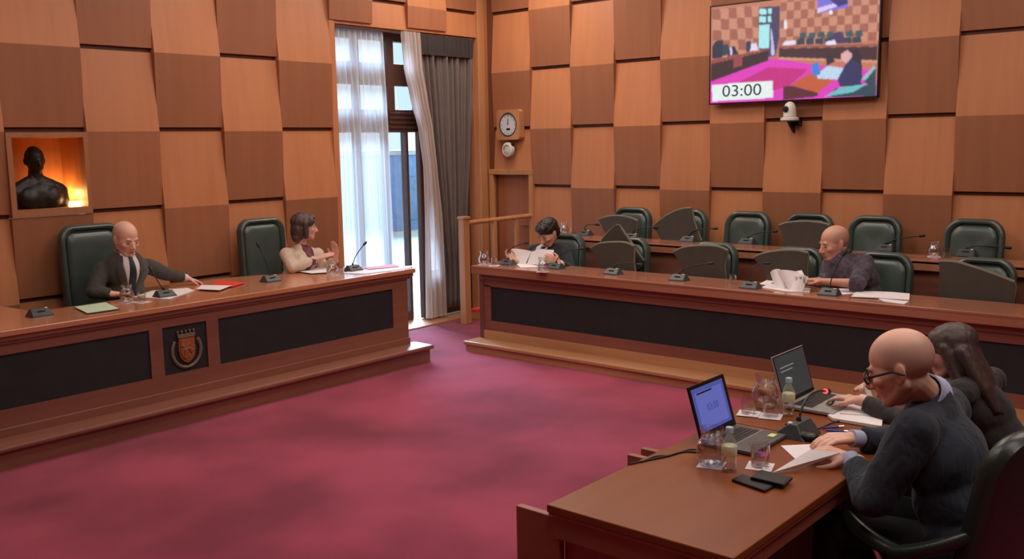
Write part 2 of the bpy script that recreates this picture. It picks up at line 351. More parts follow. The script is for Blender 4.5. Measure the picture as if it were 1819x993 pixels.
# left wall (y = 0)
mb = MB(); bx = [-2.3175-.6189*k for k in range(15)]
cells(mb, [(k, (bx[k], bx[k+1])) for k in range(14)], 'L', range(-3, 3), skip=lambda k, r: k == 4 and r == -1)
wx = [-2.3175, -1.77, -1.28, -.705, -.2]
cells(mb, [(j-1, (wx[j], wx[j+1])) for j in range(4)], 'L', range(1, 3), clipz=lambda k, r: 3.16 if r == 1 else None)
mb.cur = BACK; mb.span((-11, .03, 0), (-5.42, .12, 4.02)); mb.span((-4.78, .03, 0), (-2.25, .12, 4.02)); mb.span((-5.42, .03, 0), (-4.78, .12, 1.45)); mb.span((-5.42, .03, 2.09), (-4.78, .12, 4.02))
mb.span((-2.25, .03, 3.16), (.1, .12, 4.02)); mb.cur = LIGHT
mb.span((-2.3175, -.03, 0), (-2.25, .03, 3.16)); mb.span((-.2, -.01, 0), (0.0, .12, 4.02)); mb.span((-2.25, -.02, 3.13), (-.2, .03, 3.165))
mb.span((-2.25, .03, 0), (-2.235, .30, 3.13)); mb.span((-.215, .03, 0), (-.2, .30, 3.13)); mb.span((-2.25, .03, 3.13), (-.2, .30, 3.145))
struct(mb, 'wall_left', 'veneer')
# right wall (x = 0)
mb = MB(); by = [-.1068-.5597*k for k in range(20)]
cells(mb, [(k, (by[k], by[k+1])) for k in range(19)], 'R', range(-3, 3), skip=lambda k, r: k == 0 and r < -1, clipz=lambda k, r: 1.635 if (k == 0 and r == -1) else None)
mb.cur = BACK; mb.span((.03, -11, 0), (.12, -.66, 4.02)); mb.span((.03, -.66, 1.63), (.12, .1, 4.02)); mb.cur = rgb(120, 72, 48); mb.span((-.005, -.107, 0), (.03, -.0, 4.02))
mb.cur = rgb(150, 92, 60); mb.span((.075, -.66, 0), (.12, .1, 1.64))
struct(mb, 'wall_right', 'veneer')
mb = MB(); mb.span((-11, -11.1, 0), (.12, -11, 4.02)); struct(mb, 'wall_near', 'backwood')
mb = MB(); mb.span((-11.1, -11, 0), (-11, .12, 4.02)); struct(mb, 'wall_back', 'backwood')
mb = MB(); mb.span((-11.1, -11.1, 4.02), (.12, .4, 4.12)); struct(mb, 'ceiling', 'plaster')
mb = MB(); mb.span((-11, -11, -.1), (.03, .03, 0)); struct(mb, 'floor', 'carpet')
mb = MB(); mb.span((-2.24, -.20, 0), (0, .32, .014)); struct(mb, 'trim_1', 'stepwood')
mb = MB(); mb.rspan((-11, -.095, 0), (-2.32, -.07, .14)); struct(mb, 'baseboard_left', 'stepwood')
# casing pillar in the corner
mb = MB(); mb.rspan((-.20, -.045, 0), (-.085, -.008, 4.0), .008); struct(mb, 'trim_2', 'lightwood')
# recessed doorway in the right wall
d1 = bpy.data.objects.new('door_1', None); COL.objects.link(d1); d1.location = (0, -.36, 0); ORG['door_1'] = V((0, -.36, 0)); d1['kind'] = 'structure'
mb = MB()
mb.rspan((-.048, -.685, 0), (.078, -.625, 1.59), .003); mb.rspan((-.048, -.09, 0), (.078, -.03, 1.59), .003); mb.rspan((-.052, -.687, 1.585), (.08, -.028, 1.645), .006)
mb.build('door_frame', 'lightwood', d1)
mb = MB(); mb.rspan((.03, -.625, 0), (.055, -.09, 1.59)); mb.build('door_leaf', wood('door_veneer', rgb(150, 88, 58), rgb(170, 104, 70), (14, 14, .8), .4), d1)
mb = MB(); mb.tube([(.03, -.56, 1.0), (-.005, -.56, 1.0), (-.005, -.46, 1.0)], .008); mb.build('door_handle', 'chrome', d1)

# window: dark timber frame with panes
w1 = bpy.data.objects.new('window_1', None); COL.objects.link(w1); w1.location = (-1.23, .2, 0); ORG['window_1'] = V((-1.23, .2, 0)); w1['kind'] = 'structure'
mb = MB()
for xa, xb in [(-2.235, -2.16), (-.29, -.215)]: mb.rspan((xa, .16, .014), (xb, .25, 3.13))
for za, zb in [(2.08, 2.32), (2.57, 2.80), (3.03, 3.13)]: mb.rspan((-2.235, .165, za), (-.215, .245, zb))
mb.rspan((-2.235, .165, .014), (-1.15, .245, .10))
for z in (2.12, 2.17, 2.22, 2.27): mb.rspan((-1.40, .145, z), (-.215, .17, z+.022), .004)
for xa, xb in [(-1.84, -1.79), (-1.41, -1.31), (-.98, -.90)]: mb.rspan((xa, .16, 2.3), (xb, .25, 3.08))
for xa, xb in [(-1.86, -1.80), (-1.47, -1.43), (-1.17, -1.135)]: mb.rspan((xa, .16, .014), (xb, .25, 2.1))
mb.build('window_frame', 'frame', w1)
mb = MB(); mb.rspan((-1.035, .09, .02), (-.935, .16, 2.09)); mb.rspan((-.935, .10, .02), (-.24, .15, .55)); mb.rspan((-.935, .10, 1.98), (-.24, .15, 2.09)); mb.rspan((-.32, .10, .02), (-.24, .15, 2.09))
dl = mb.build('open_door_leaf', 'frame', w1)
mb = MB(); mb.lathe((-.985, .09, .98), [(.02, 0), (.02, -.012), (.01, -.015), (.01, -.04)], 14, V((0, 1, 0))); mb.tube([(-.985, .05, .98), (-.90, .05, .98)], .008); mb.build('handle', 'chrome', dl)
for xa, xb, za, zb in [(-2.16, -1.84, 2.8, 3.03), (-1.79, -1.41, 2.8, 3.03), (-1.31, -.98, 2.8, 3.03), (-.9, -.29, 2.8, 3.03), (-2.16, -1.84, 2.32, 2.57), (-1.79, -1.41, 2.32, 2.57), (-1.31, -.98, 2.32, 2.57), (-.9, -.29, 2.32, 2.57), (-2.16, -1.86, .1, 2.08), (-1.8, -1.47, .1, 2.08), (-1.43, -1.17, .1, 2.08)]:
    mb = MB(); mb.span((xa, .20, za), (xb, .206, zb)); mb.build('window_pane', 'pane', w1)
mb = MB(); mb.span((-.935, .12, .55), (-.32, .126, 1.98)); mb.build('window_pane', 'pane', w1)

# what stands outside the window
mb = MB(); mb.span((-8, .42, -.25), (14, 14, -.05)); struct(mb, 'terrace', 'terrace')
b = thing('building', 'pale blue building outside seen through the window glass', 'building', (8.4, 10, -.05))
mb = MB(); mb.span((6.85, 9, -.05), (10.5, 13, 1.72)); mb.build('wall', 'facade', b)
mb = MB(); mb.span((6.78, 8.93, 1.72), (10.57, 13.07, 1.82)); mb.build('roof', 'terrace', b)
for x in (7.15, 7.9, 8.7):
    mb = MB(); mb.span((x, 8.97, .2), (x+.4, 9.0, 1.2)); mb.build('window', 'facadewin', b)

# curtains
def cloth(mb, rows, nf, amp, n, phase=0, y0=0):
    """rows: (z, x_left, x_right); folds run along x and hang down"""
    rr = []
    for z, xl, xr in rows:
        line = []
        for i in range(n+1):
            t = i/n; a = 2*math.pi*nf*t+phase; k = .65+.35*math.sin(3.1*t*nf+phase)
            line.append(V((xl+(xr-xl)*t+.25*amp*math.sin(a*.5+z), y0+amp*k*math.sin(a)+amp*.3*math.sin(2.3*a+z*1.5), z)))
        rr.append(line)
    mb.rings(rr, False, False, closed=False)
def lerp_rows(tab, n):
    out = []; z0, z1 = tab[0][0], tab[-1][0]
    for i in range(n+1):
        z = z0+(z1-z0)*i/n
        for a, b in zip(tab, tab[1:]):
            if b[0] <= z <= a[0]+1e-9:
                t = (a[0]-z)/(a[0]-b[0]); t = t*t*(3-2*t)*.4+t*.6; out.append((z, a[1]+(b[1]-a[1])*t, a[2]+(b[2]-a[2])*t)); break
    return out
mb = MB(); cloth(mb, lerp_rows([(3.12, -2.21, -1.56), (2.1, -2.21, -1.53), (.02, -2.22, -1.50)], 24), 9, .022, 150, 0, .045)
tag(mb.build('sheer_curtain', 'sheer', None, 'all', loc=(-1.88, .05, .02)), 'white sheer curtain hanging straight in the left half of the window', 'curtain')
mb = MB(); cloth(mb, lerp_rows([(3.12, -1.35, -1.10), (2.75, -1.32, -1.08), (2.45, -1.25, -1.02), (2.1, -1.14, -.95), (1.7, -1.09, -.90), (1.1, -1.10, -.83), (.04, -1.12, -.80)], 40), 4.0, .028, 100, .6, -.03)
tag(mb.build('sheer_curtain', 'sheer2', None, 'all', loc=(-1.0, -.03, .03)), 'cream sheer curtain swept aside against the grey drape', 'curtain')
mb = MB(); cloth(mb, lerp_rows([(3.11, -1.14, -.23), (2.85, -1.13, -.24), (2.0, -1.05, -.30), (1.2, -.93, -.38), (.5, -.82, -.46), (.03, -.82, -.48)], 40), 9, .05, 220, 0, .05)
dr = mb.build('window_drape', 'drape', None, 'all', loc=(-.65, .03, .03)); tag(dr, 'heavy grey drape bunched at the right side of the window', 'curtain')
mb = MB(); cloth(mb, lerp_rows([(3.105, -1.13, -.24), (2.90, -1.12, -.25)], 4), 13, .012, 160, 1, -.012); mb.build('heading_shade_band', 'heading_shade', dr, 'all')  # added dark strip: shade of the window recess painted over the drape's heading
m_ = dr.modifiers.new('s', 'SOLIDIFY'); m_.thickness = .006
mb = MB(); mb.rspan((-2.23, -.005, 3.095), (-.22, .02, 3.125), .004); tag(mb.build('curtain_rail', 'frame', None, loc=(-1.2, 0, 3.1)), 'dark rail along the top of the window carrying the curtains', 'rail')

# niche with bust
nt_ = bpy.data.objects.new('wall_niche', None); COL.objects.link(nt_); nt_.location = (-5.1, 0, 1.45); ORG['wall_niche'] = V((-5.1, 0, 1.45)); nt_['kind'] = 'structure'
mb = MB(); NX0, NX1, NZ0, NZ1 = -5.37, -4.83, 1.51, 2.05
mb.span((-5.41, -.06, 1.455), (-4.795, .02, NZ0)); mb.span((-5.41, -.06, NZ1), (-4.795, .02, 2.09)); mb.span((-5.41, -.06, NZ0), (NX0, .02, NZ1)); mb.span((NX1, -.06, NZ0), (-4.795, .02, NZ1))
mb.build('niche_frame', 'backwood', nt_)
mb = MB(); mb.span((NX0-.02, .34, NZ0-.02), (NX1+.02, .36, NZ1+.02)); mb.span((NX0-.02, .02, NZ0-.02), (NX0, .34, NZ1+.02)); mb.span((NX1, .02, NZ0-.02), (NX1+.02, .34, NZ1+.02)); mb.span((NX0, .02, NZ0-.02), (NX1, .34, NZ0)); mb.span((NX0, .02, NZ1), (NX1, .34, NZ1+.02))
mb.build('niche_lining', 'niche', nt_)
mb = MB(); mb.rspan((-4.915, .02, 1.511), (-4.84, .10, 1.55), .008); lp = mb.build('niche_lamp', 'amber', None, loc=(-4.88, .06, 1.51)); tag(lp, 'small glowing lamp at the lower right corner inside the bust niche', 'lamp')
pl = bpy.data.lights.new('niche_glow', 'POINT'); pl.energy = 3.6; pl.color = (1, .55, .16); pl.shadow_soft_size = .03; po = bpy.data.objects.new('niche_glow', pl); COL.objects.link(po); po.location = (-4.9, .22, 1.60)
mb = MB(); c = V((-5.14, .12, 1.51))
mb.ell(c+V((0, 0, .385)), (.068, .085, .095)); mb.ell(c+V((0, -.02, .33)), (.055, .062, .07)); mb.cap(c+V((0, -.085, .37)), .01, c+V((0, -.10, .335)), .014); mb.cap(c+V((0, .01, .20)), .06, c+V((0, 0, .30)), .048)
for s in (-1, 1): mb.ell(c+V((s*.07, 0, .36)), (.012, .02, .03)); mb.cap(c+V((s*.05, 0, .19)), .06, c+V((s*.175, 0, .125)), .06); mb.cap(c+V((s*.175, 0, .125)), .06, c+V((s*.19, 0, .04)), .055)
mb.ell(c+V((0, -.0, .09)), (.20, .10, .13)); mb.ell(c+V((-.08, -.045, .08)), (.09, .07, .09)); mb.ell(c+V((.08, -.045, .08)), (.09, .07, .09)); mb.cap(c+V((-.17, 0, .04)), .05, c+V((.17, 0, .04)), .05)
me = fuse(mb, .008, 3, V((-5.14, .12, 1.51)), .004, (25, 25, 25))
for v in me.vertices: v.co.z = max(v.co.z, 0)
tag(link('bronze_bust', me, 'bronze', None, 'all', (-5.14, .12, 1.51)), 'dark bronze bust of a person in the lit wall niche', 'sculpture')

# platforms
mb = MB(); mb.rspan((-1.953, -7.9, .062), (0, -1.36, .097), .008); mb.span((-1.935, -7.9, 0), (0, -1.375, .065)); struct(mb, 'gallery_platform', 'stepwood')
mb = MB(); mb.rspan((-.93, -7.9, .097), (0, -1.5, .27), .008); struct(mb, 'rear_gallery_riser', 'stepwood')

# ---------------------------------------------------------------- railing
rl = thing('railing', 'light wooden railing with square newel post beside the window', 'railing', (-.5, -.55, 0))
mb = MB(); mb.rspan((-.975, -.485, 0), (-.885, -.40, 1.145), .006); mb.rspan((-.985, -.495, 1.14), (-.875, -.39, 1.175), .01); mb.build('newel_post', 'lightwood', rl)
mb = MB(); mb.tube([(-.90, -.45, 1.10), (-.02, -.655, 1.13)], .026, 8); mb.build('handrail', 'lightwood', rl)
for t in (.42, .74): mb = MB(); x = -.93+.93*t; y = -.45-.205*t; mb.rspan((x-.022, y-.022, 0), (x+.022, y+.022, 1.10), .004); mb.build('baluster', 'lightwood', rl)
mb = MB(); mb.rspan((-.70, -.40, 0), (-.50, -.30, .09), .005); bxo = mb.build('box', 'lightwood', None, loc=(-.6, -.35, 0)); tag(bxo, 'small wooden box with a red lid on the floor behind the newel post', 'box')
mb = MB(); mb.rspan((-.705, -.405, .09), (-.495, -.295, .125), .005); l_ = MB(); l_.v = [p for p in mb.v]; l_.f = mb.f; l_.c = mb.c; l_.build('lid', 'red', bxo)

# ---------------------------------------------------------------- presidential desk (left)
dk = thing('presiding_desk', 'long reddish desk with black insets and a carved coat of arms', 'desk', (-4.76, -1.0, 0))
mb = MB(); XL, XR = -7.07, -2.47
outline = [(XL, -1.27), (XR, -1.27), (XR, -1.06), (-2.62, -.80), (-2.9, -.66), (-3.35, -.58), (-3.55, -.42), (-3.8, -.34), (-4.15, -.33), (-4.4, -.44), (-4.55, -.60), (-4.8, -.68), (-5.58, -.70), (-5.63, -.10), (XL, -.10)]
mb.prism([(x, y, .805) for x, y in outline], (0, 0, .035)); mb.rspan((XL, -1.281, .80), (XR+.004, -1.24, .8405), .006); mb.build('worktop', 'topX', dk)
mb = MB(); mb.rspan((XL, -1.265, .768), (XR-.01, -1.0, .802), .005); mb.rspan((XL+.05, -1.252, .748), (XR-.04, -1.0, .77), .004); mb.build('edge_molding', 'deskX', dk)
mb = MB(); F0 = -1.24
mb.span((XL+.06, F0, .68), (XR-.07, -1.18, .75)); mb.span((XL+.06, F0, .16), (XR-.07, -1.18, .33))
for xa, xb in [(XL+.06, -6.80), (-5.04, -4.94), (-4.585, -4.485), (-2.72, XR-.07)]: mb.span((xa, F0, .33), (xb, -1.18, .68))
mb.rspan((XL+.05, F0-.012, .10), (XR-.06, -1.2, .215), .006)
mb.build('front_frame', 'deskX', dk)
mb = MB(); mb.span((XR-.12, -1.235, .10), (XR-.075, -.85, .79)); mb.build('end_panel', 'deskZ', dk); mb = MB(); mb.span((XL+.06, -1.235, .10), (XL+.1, -.78, .79)); mb.build('end_panel', 'deskZ', dk)
for xa, xb in [(-6.80, -5.04), (-4.485, -2.72)]:
    mb = MB(); mb.span((xa, F0+.012, .33), (xb, -1.19, .68)); mb.build('inset_panel', 'inset', dk)
mb = MB(); mb.span((-4.94, F0+.012, .33), (-4.585, -1.19, .68)); cp = mb.build('crest_panel', 'inset', dk)
# carved arms
cx, cz, yy = -4.755, .495, F0+.012
sh = [(-.062, .085), (.062, .085), (.066, .0), (.058, -.05), (.03, -.085), (0, -.098), (-.03, -.085), (-.058, -.05), (-.066, 0)]
mb = MB(); mb.prism([(cx+x, yy, cz+z) for x, z in sh], (0, -.018, 0)); mb.prism([(cx+x*.82, yy-.018, cz+z*.82) for x, z in sh], (0, -.006, 0))
random.seed(3)
for i in range(16): mb.ell((cx+random.uniform(-.038, .038), yy-.024, cz+random.uniform(-.06, .05)), (.011, .006, .012))
mb.tube(bez((cx-.03, yy-.026, cz-.05), (cx+.0, yy-.026, cz+.06), (cx+.03, yy-.026, cz-.03)), .006, 6)
mb.build('shield', 'crest', cp)
mb = MB(); mb.prism([(cx-.066, yy, cz+.09), (cx+.066, yy, cz+.09), (cx+.072, yy, cz+.118), (cx-.072, yy, cz+.118)], (0, -.02, 0))
for k in range(5): x = cx+(-.064+.032*k); mb.ell((x, yy-.01, cz+.134), (.009, .008, .012)); mb.cap((x, yy-.01, cz+.112), .006, (x, yy-.01, cz+.13), .004)
mb.build('crown', 'wreath', cp)
mb = MB(); pts = [(cx+.115*math.sin(a)*1.0, yy-.008, cz-.005-.125*math.cos(a)) for a in [math.radians(-128+256*i/36) for i in range(37)]]; mb.tube(pts, .0085, 8)
for i in range(1, 36):
    p = V(pts[i]); t = (V(pts[i+1])-V(pts[i-1])).normalized(); nrm = V((t.z, 0, -t.x))
    for s in (-1, 1): mb.cap(p+nrm*.003*s, .006, p+nrm*.012*s+t*.008*(1 if i > 18 else -1), .003, 6)
mb.build('laurel_wreath', 'wreath', cp)
mb = MB(); mb.rspan((XL-.1, -1.46, .118), (XR+.035, -1.2, .155), .012); mb.build('step_board', 'deskX', dk)
mb = MB(); mb.span((XL-.1, -1.425, 0), (XR+.01, -1.2, .12)); mb.build('step_riser', 'deskX', dk)

# ---------------------------------------------------------------- gallery desks (right)
g1 = thing('gallery_desk', 'long front row desk with a black inset along the right side', 'desk', (-1.5, -4.4, .097))
mb = MB(); mb.rspan((-1.785, -7.7, .764), (-1.30, -1.33, .797), .006); mb.rspan((-1.785, -7.7, .717), (-1.745, -1.33, .785), .005); mb.build('worktop', 'topY', g1)
mb = MB(); mb.span((-1.73, -7.7, .60), (-1.66, -1.41, .74)); mb.span((-1.73, -7.7, .165), (-1.66, -1.41, .272)); mb.span((-1.73, -1.52, .27), (-1.66, -1.41, .61)); mb.rspan((-1.742, -7.7, .665), (-1.70, -1.405, .72), .004); mb.build('front_frame', 'deskY', g1)
mb = MB(); mb.span((-1.718, -7.7, .27), (-1.67, -1.52, .605)); mb.build('inset_panel', 'inset', g1)
mb = MB(); mb.rspan((-1.74, -1.44, .097), (-1.62, -1.385, .76), .004); mb.rspan((-1.62, -1.42, .097), (-1.36, -1.39, .76), .004); mb.build('end_panel', 'deskZ', g1)
mb = MB(); mb.span((-1.748, -7.7, .097), (-1.70, -1.445, .178)); mb.build('plinth', 'stepwood', g1)
g2 = thing('gallery_desk', 'plain rear row desk on the raised platform by the panelled wall', 'desk', (-.6, -4.6, .27))
mb = MB(); mb.rspan((-.765, -7.7, .955), (-.42, -1.40, .99), .006); mb.rspan((-.765, -7.7, .905), (-.735, -1.40, .98), .005); mb.build('worktop', 'topY', g2)
mb = MB(); mb.span((-.715, -7.7, .271), (-.68, -1.70, .96)); mb.build('front_panel', 'deskY', g2)
mb = MB(); mb.span((-.70, -1.72, .271), (-.46, -1.69, .955)); mb.build('end_panel', 'deskZ', g2)

# ---------------------------------------------------------------- tables in the foreground
t1 = thing('witness_table', 'orange brown table in the foreground with the open laptop showing a blue page', 'table', (-5.4, -5.94, 0))
TX0, TX1, TY0, TY1 = -6.028, -4.80, -6.287, -5.597
mb = MB(); mb.rspan((TX0, TY0, .712), (TX1, TY1, .740), .004); mb.build('tabletop', 'tabletop', t1)
mb = MB(); mb.rspan((TX0+.004, TY0+.004, .70), (TX1-.004, TY1-.004, .713), .003); mb.span((TX0+.02, TY0+.02, .62), (TX0+.045, TY1-.01, .702)); mb.span((TX0+.03, TY0+.02, .64), (TX1-.02, TY0+.045, .702)); mb.span((TX0+.03, TY1-.045, .64), (TX1-.02, TY1-.02, .702)); mb.build('apron', 'tableside', t1)
mb = MB(); mb.span((TX0+.06, TY0+.06, .02), (TX0+.08, TY1-.03, .63)); mb.build('end_panel', 'tableside', t1)
mb = MB(); mb.span((TX0+.08, TY1-.06, .12), (TX1-.02, TY1-.04, .66)); mb.build('modesty_panel', 'tableside', t1)
for x in (TX0+.03, -5.30, -5.20):
    mb = MB(); mb.rspan((x, TY1-.03, 0), (x+.03, TY1+.115 if x < -6 else TY1+.16, .688), .003); mb.build('side_fin', 'tableside', t1)
mb = MB()
mb.rspan((TX0+.1, TY0+.05, 0), (TX0+.15, TY0+.10, .70)); mb.build('leg', 'tableside', t1)
mb = MB(); mb.rspan((TX1-.12, TY0+.05, 0), (TX1-.07, TY0+.10, .70)); mb.build('leg', 'tableside', t1)
t2 = thing('witness_table', 'second brown table behind, under the silver laptop and loose papers', 'table', (-4.1, -5.85, 0))
mb = MB(); mb.rspan((-4.785, -6.25, .712), (-4.04, -5.55, .738), .004); mb.build('tabletop', 'tabletop', t2)
mb = MB(); mb.span((-4.77, -6.22, .64), (-4.07, -6.19, .713)); mb.build('apron', 'tableside', t2); mb = MB(); mb.span((-4.77, -5.60, .12), (-4.07, -5.57, .713)); mb.build('modesty_panel', 'tableside', t2)
for x in (-4.77, -4.09):
    mb = MB(); mb.rspan((x, -6.18, 0), (x+.03, -5.61, .713), .003); mb.build('end_panel', 'tableside', t2)
# ---------------------------------------------------------------- chairs
def rrect(w, z0, z1, rt, rb, n=8):
    """outline (x, z) of a rounded panel, counter-clockwise from bottom left"""
    h = w/2; out = []
    for cx, cz, r, a0 in [(h-rb, z0+rb, rb, -90), (h-rt, z1-rt, rt, 0), (-h+rt, z1-rt, rt, 90), (-h+rb, z0+rb, rb, 180)]:
        for i in range(n+1): a = math.radians(a0+90*i/n); out.append((cx+r*math.cos(a), cz+r*math.sin(a)))
    return out
def arch(w, z0, z1, rt, rb, crown=.02):
    return [(x, z+crown*(1-(2*x/w)**2)*(1 if z > (z0+z1)/2 else 0)) for x, z in rrect(w, z0, z1, rt, rb)]
def shell(mb, ol, prof, y0, lean=0, curve=.0):
    xs = [p[0] for p in ol]; zs = [p[1] for p in ol]; cx = 0; cz = (min(zs)+max(zs))/2; W = (max(xs)-min(xs))/2; H = (max(zs)-min(zs))/2
    rings = []
    for inset, d in prof:
        rings.append([V((x*(1-inset/W), y0+d-lean*(z-min(zs))+curve*((x*(1-inset/W))/W)**2, cz+(z-cz)*(1-inset/H))) for x, z in ol])
    mb.rings(rings)
def place(mb, loc, ang):
    mb.xf(Matrix.Translation(V(loc)) @ Matrix.Rotation(ang, 4, 'Z')); return mb
def chair(name, label, loc, ang, w, zb, zt, seatz, arms=False, fold=None, group=None, lm='leather', rt=.12, lean=.10, backy=-.22, depth=.44, cat='chair', pedestal=True):
    """faces local +y; zb..zt are the backrest's bottom and top above loc"""
    root = thing(name, label, cat, loc, group); Z = V((0, 0, 0))
    ol = arch(w, zb, zt, rt, .07)
    mb = MB(); shell(mb, ol, [(.03, -.05), (.008, -.042), (0, -.02), (.0, .012), (.006, .03), (.018, .038), (.032, .034), (.044, .014), (.050, .006)], backy, lean, .02)
    place(mb, loc, ang).build('backrest', lm, root, True)
    W = w-.108; ol2 = arch(W, zb+.054, zt-.054, max(.03, rt-.045), .04)
    mb = MB(); shell(mb, ol2, [(0, -.01), (0, .010), (.012, .026), (.04, .036), (.09, .044), (.15, .047)], backy, lean, .015)
    place(mb, loc, ang).build('cushion', lm, root, True)
    if fold is None:
        mb = MB(); mb.rbox((0, backy+.06+depth/2, seatz-.045), (w*.98, depth, .09), .035, seg=4); place(mb, loc, ang).build('seat', lm, root, True)
    else: fold(root)
    if pedestal:
        mb = MB(); mb.cap((0, 0, .06), .03, (0, 0, seatz-.08), .03); mb.lathe((0, 0, 0), [(.19, 0), (.19, .012), (.05, .045), (.03, .07)], 20); mb.rbox((0, backy+.03, zb-.04), (.08, .03, .22), .008)
        place(mb, loc, ang).build('pedestal', 'micblack', root, True)
    if arms:
        for s in (-1, 1):
            mb = MB(); p = [V((s*(w/2-.02), backy-.02, arms+.12)), V((s*(w/2+.035), backy+.06, arms+.05)), V((s*(w/2+.05), backy+.2, arms-.01)), V((s*(w/2+.045), backy+.36, arms-.02)), V((s*(w/2+.02), backy+.47, arms+.03))]
            mb.tube([p[0]]+bez(p[0], p[1], p[2], 5)[1:]+bez(p[2], p[3], p[4], 6)[1:], [.024]+[.030]*8+[.030, .027, .02], 12, flat=.85)
            a = place(mb, loc, ang).build('armrest', lm, root, True)
            mb = MB(); mb.tube([(s*(w/2+.03), backy+.34, arms-.01), (s*(w/2-.0), backy+.30, seatz-.04)], .014); place(mb, loc, ang).build('arm_support', 'chrome', a, True)
    return root
PI = math.pi
# facing -y (towards the carpet): angle pi
chair('high_back_chair', 'tall green-black leather chair behind the bald man in the grey-green suit', (-4.89, -.36, .0), PI, .50, .55, 1.365, .56, lean=.04, backy=-.17, rt=.10, depth=.30)
chair('high_back_chair', 'tall green-black leather chair behind the woman in the cream jacket', (-3.32, -.36, .0), PI, .48, .52, 1.30, .56, lean=.04, backy=-.17, rt=.10, depth=.30)

def fan(pts, X, edge, sideedge, t=.045):
    def f(root):
        P = [at(x, y, 0, X) for x, y in pts]
        mb = MB(); mb.prism([p+V((0, 0, 0)) for p in P], (t, 0, 0)); s = mb.build('tip_up_seat', 'shell', root)
        e = [at(x, y, 0, X)+V((t*.45, 0, 0)) for x, y in edge]; mb = MB(); mb.tube(e, t*.30, 8); mb.build('edge_band', 'piping', s, True)
        if sideedge:
            e = [at(x, y, 0, X)+V((t*.45, 0, 0)) for x, y in sideedge]; mb = MB(); mb.tube(e, t*.26, 8); mb.build('edge_band', 'piping', s, True)
    return f
def smooth_px(pts, n=5):
    out = []
    for i in range(len(pts)-1):
        p0 = pts[max(i-1, 0)]; p1 = pts[i]; p2 = pts[i+1]; p3 = pts[min(i+2, len(pts)-1)]
        for k in range(n):
            t = k/n; out.append(tuple(.5*(2*p1[j]+(p2[j]-p0[j])*t+(2*p0[j]-5*p1[j]+4*p2[j]-p3[j])*t*t+(3*p1[j]-p0[j]-3*p2[j]+p3[j])*t**3) for j in (0, 1)))
    return out+[pts[-1]]
def fans(top, right, bottom, X):
    t = smooth_px(top); return fan(t+right+bottom, X, t, [t[-1]]+right)
fB = fans([(1047, 442), (1062, 434), (1087, 431), (1110, 432), (1125, 438)], [(1124, 465), (1129, 505)], [(1082, 505), (1068, 474), (1060, 456)], -1.24)
fB2 = fan([(1062, 440), (1070, 424), (1080, 412), (1093, 400), (1099, 400), (1108, 415), (1123, 436), (1142, 463), (1139, 474), (1120, 490), (1075, 480)], -1.10, smooth_px([(1060, 442), (1070, 424), (1080, 412), (1095, 400)]), [(1097, 400), (1108, 415), (1123, 437), (1141, 465)])
def both(root): fB(root); fB2(root)
fC = fans([(1195, 448), (1215, 440), (1245, 437), (1275, 439), (1291, 446)], [(1285, 470), (1289, 512)], [(1232, 512), (1212, 480), (1206, 464)], -1.24)
fD = fans([(1338, 458), (1355, 451), (1385, 446), (1415, 446), (1434, 450)], [(1432, 475), (1434, 520)], [(1378, 520), (1362, 494), (1352, 475)], -1.24)
fF = fans([(1668, 465), (1695, 466), (1730, 476), (1768, 489), (1801, 502)], [(1803, 512), (1796, 545)], [(1665, 548), (1669, 500)], -1.24)
bA = fans([(1063, 390), (1080, 385), (1100, 384), (1120, 388), (1131, 393)], [(1128, 410), (1126, 430)], [(1082, 430), (1072, 408)], -.44)
bB = fans([(1158, 404), (1170, 393), (1187, 381), (1205, 373), (1222, 370), (1227, 371)], [(1232, 395), (1244, 428)], [(1176, 428), (1165, 410)], -.44)
bD = fans([(1382, 401), (1400, 396), (1430, 394), (1460, 397), (1472, 401)], [(1470, 420), (1472, 440)], [(1394, 440), (1389, 415)], -.44)
FR = [(-1.85, None, 'green leather chair holding the young man in the dark jacket'), (-2.585, both, 'front row chair with two skewed tip-up seats, left of the evenly folded one'), (-3.47, fC, 'front row chair with its grey seat tipped up, alone in the middle of the row'),
      (-4.235, fD, 'front row chair with tipped-up grey seat, left of the bald man in plum'), (-4.93, None, 'front row green leather chair behind the bald man in the plum shirt'), (-5.645, fF, 'far right front row chair, its tipped-up grey seat sloping to the right')]
for y, f, lab in FR: chair('gallery_chair', lab, (-1.22, y, .097), PI/2, .455, .40, .945, .44, fold=f, group='green leather chairs of the front gallery row', backy=-.21)
BR = [(-2.125, bA, 'rear row chair with its tip-up seat folded, leftmost of the rear row'), (-2.76, bB, 'rear row chair behind a steeply tilted grey tip-up seat'), (-3.405, None, 'rear row chair under the left part of the screen, full green back showing'),
      (-4.0, bD, 'rear row chair with folded seat, above left of the bald man in plum'), (-4.585, None, 'rear row chair with open green back, right of the bald man in the plum shirt'), (-5.375, None, 'rear row chair at the far right beside the water jug')]
for y, f, lab in BR: chair('gallery_chair', lab, (-.42, y, .27), PI/2, .455, .42, .99, .44, fold=f, group='green leather chairs of the rear gallery row', backy=-.17, depth=.34)
chair('armchair', 'black leather armchair in the foreground holding the bald man in the navy suit', (-4.98, -6.60, 0), -.42, .52, .50, 1.02, .47, arms=.565, lm='leather2', lean=.22, backy=-.24, depth=.46)
chair('armchair', 'black leather chair holding the long-haired woman at the second table', (-4.0, -6.62, 0), 0, .46, .45, .86, .46, lm='leather2', lean=.10, backy=-.18, depth=.40)

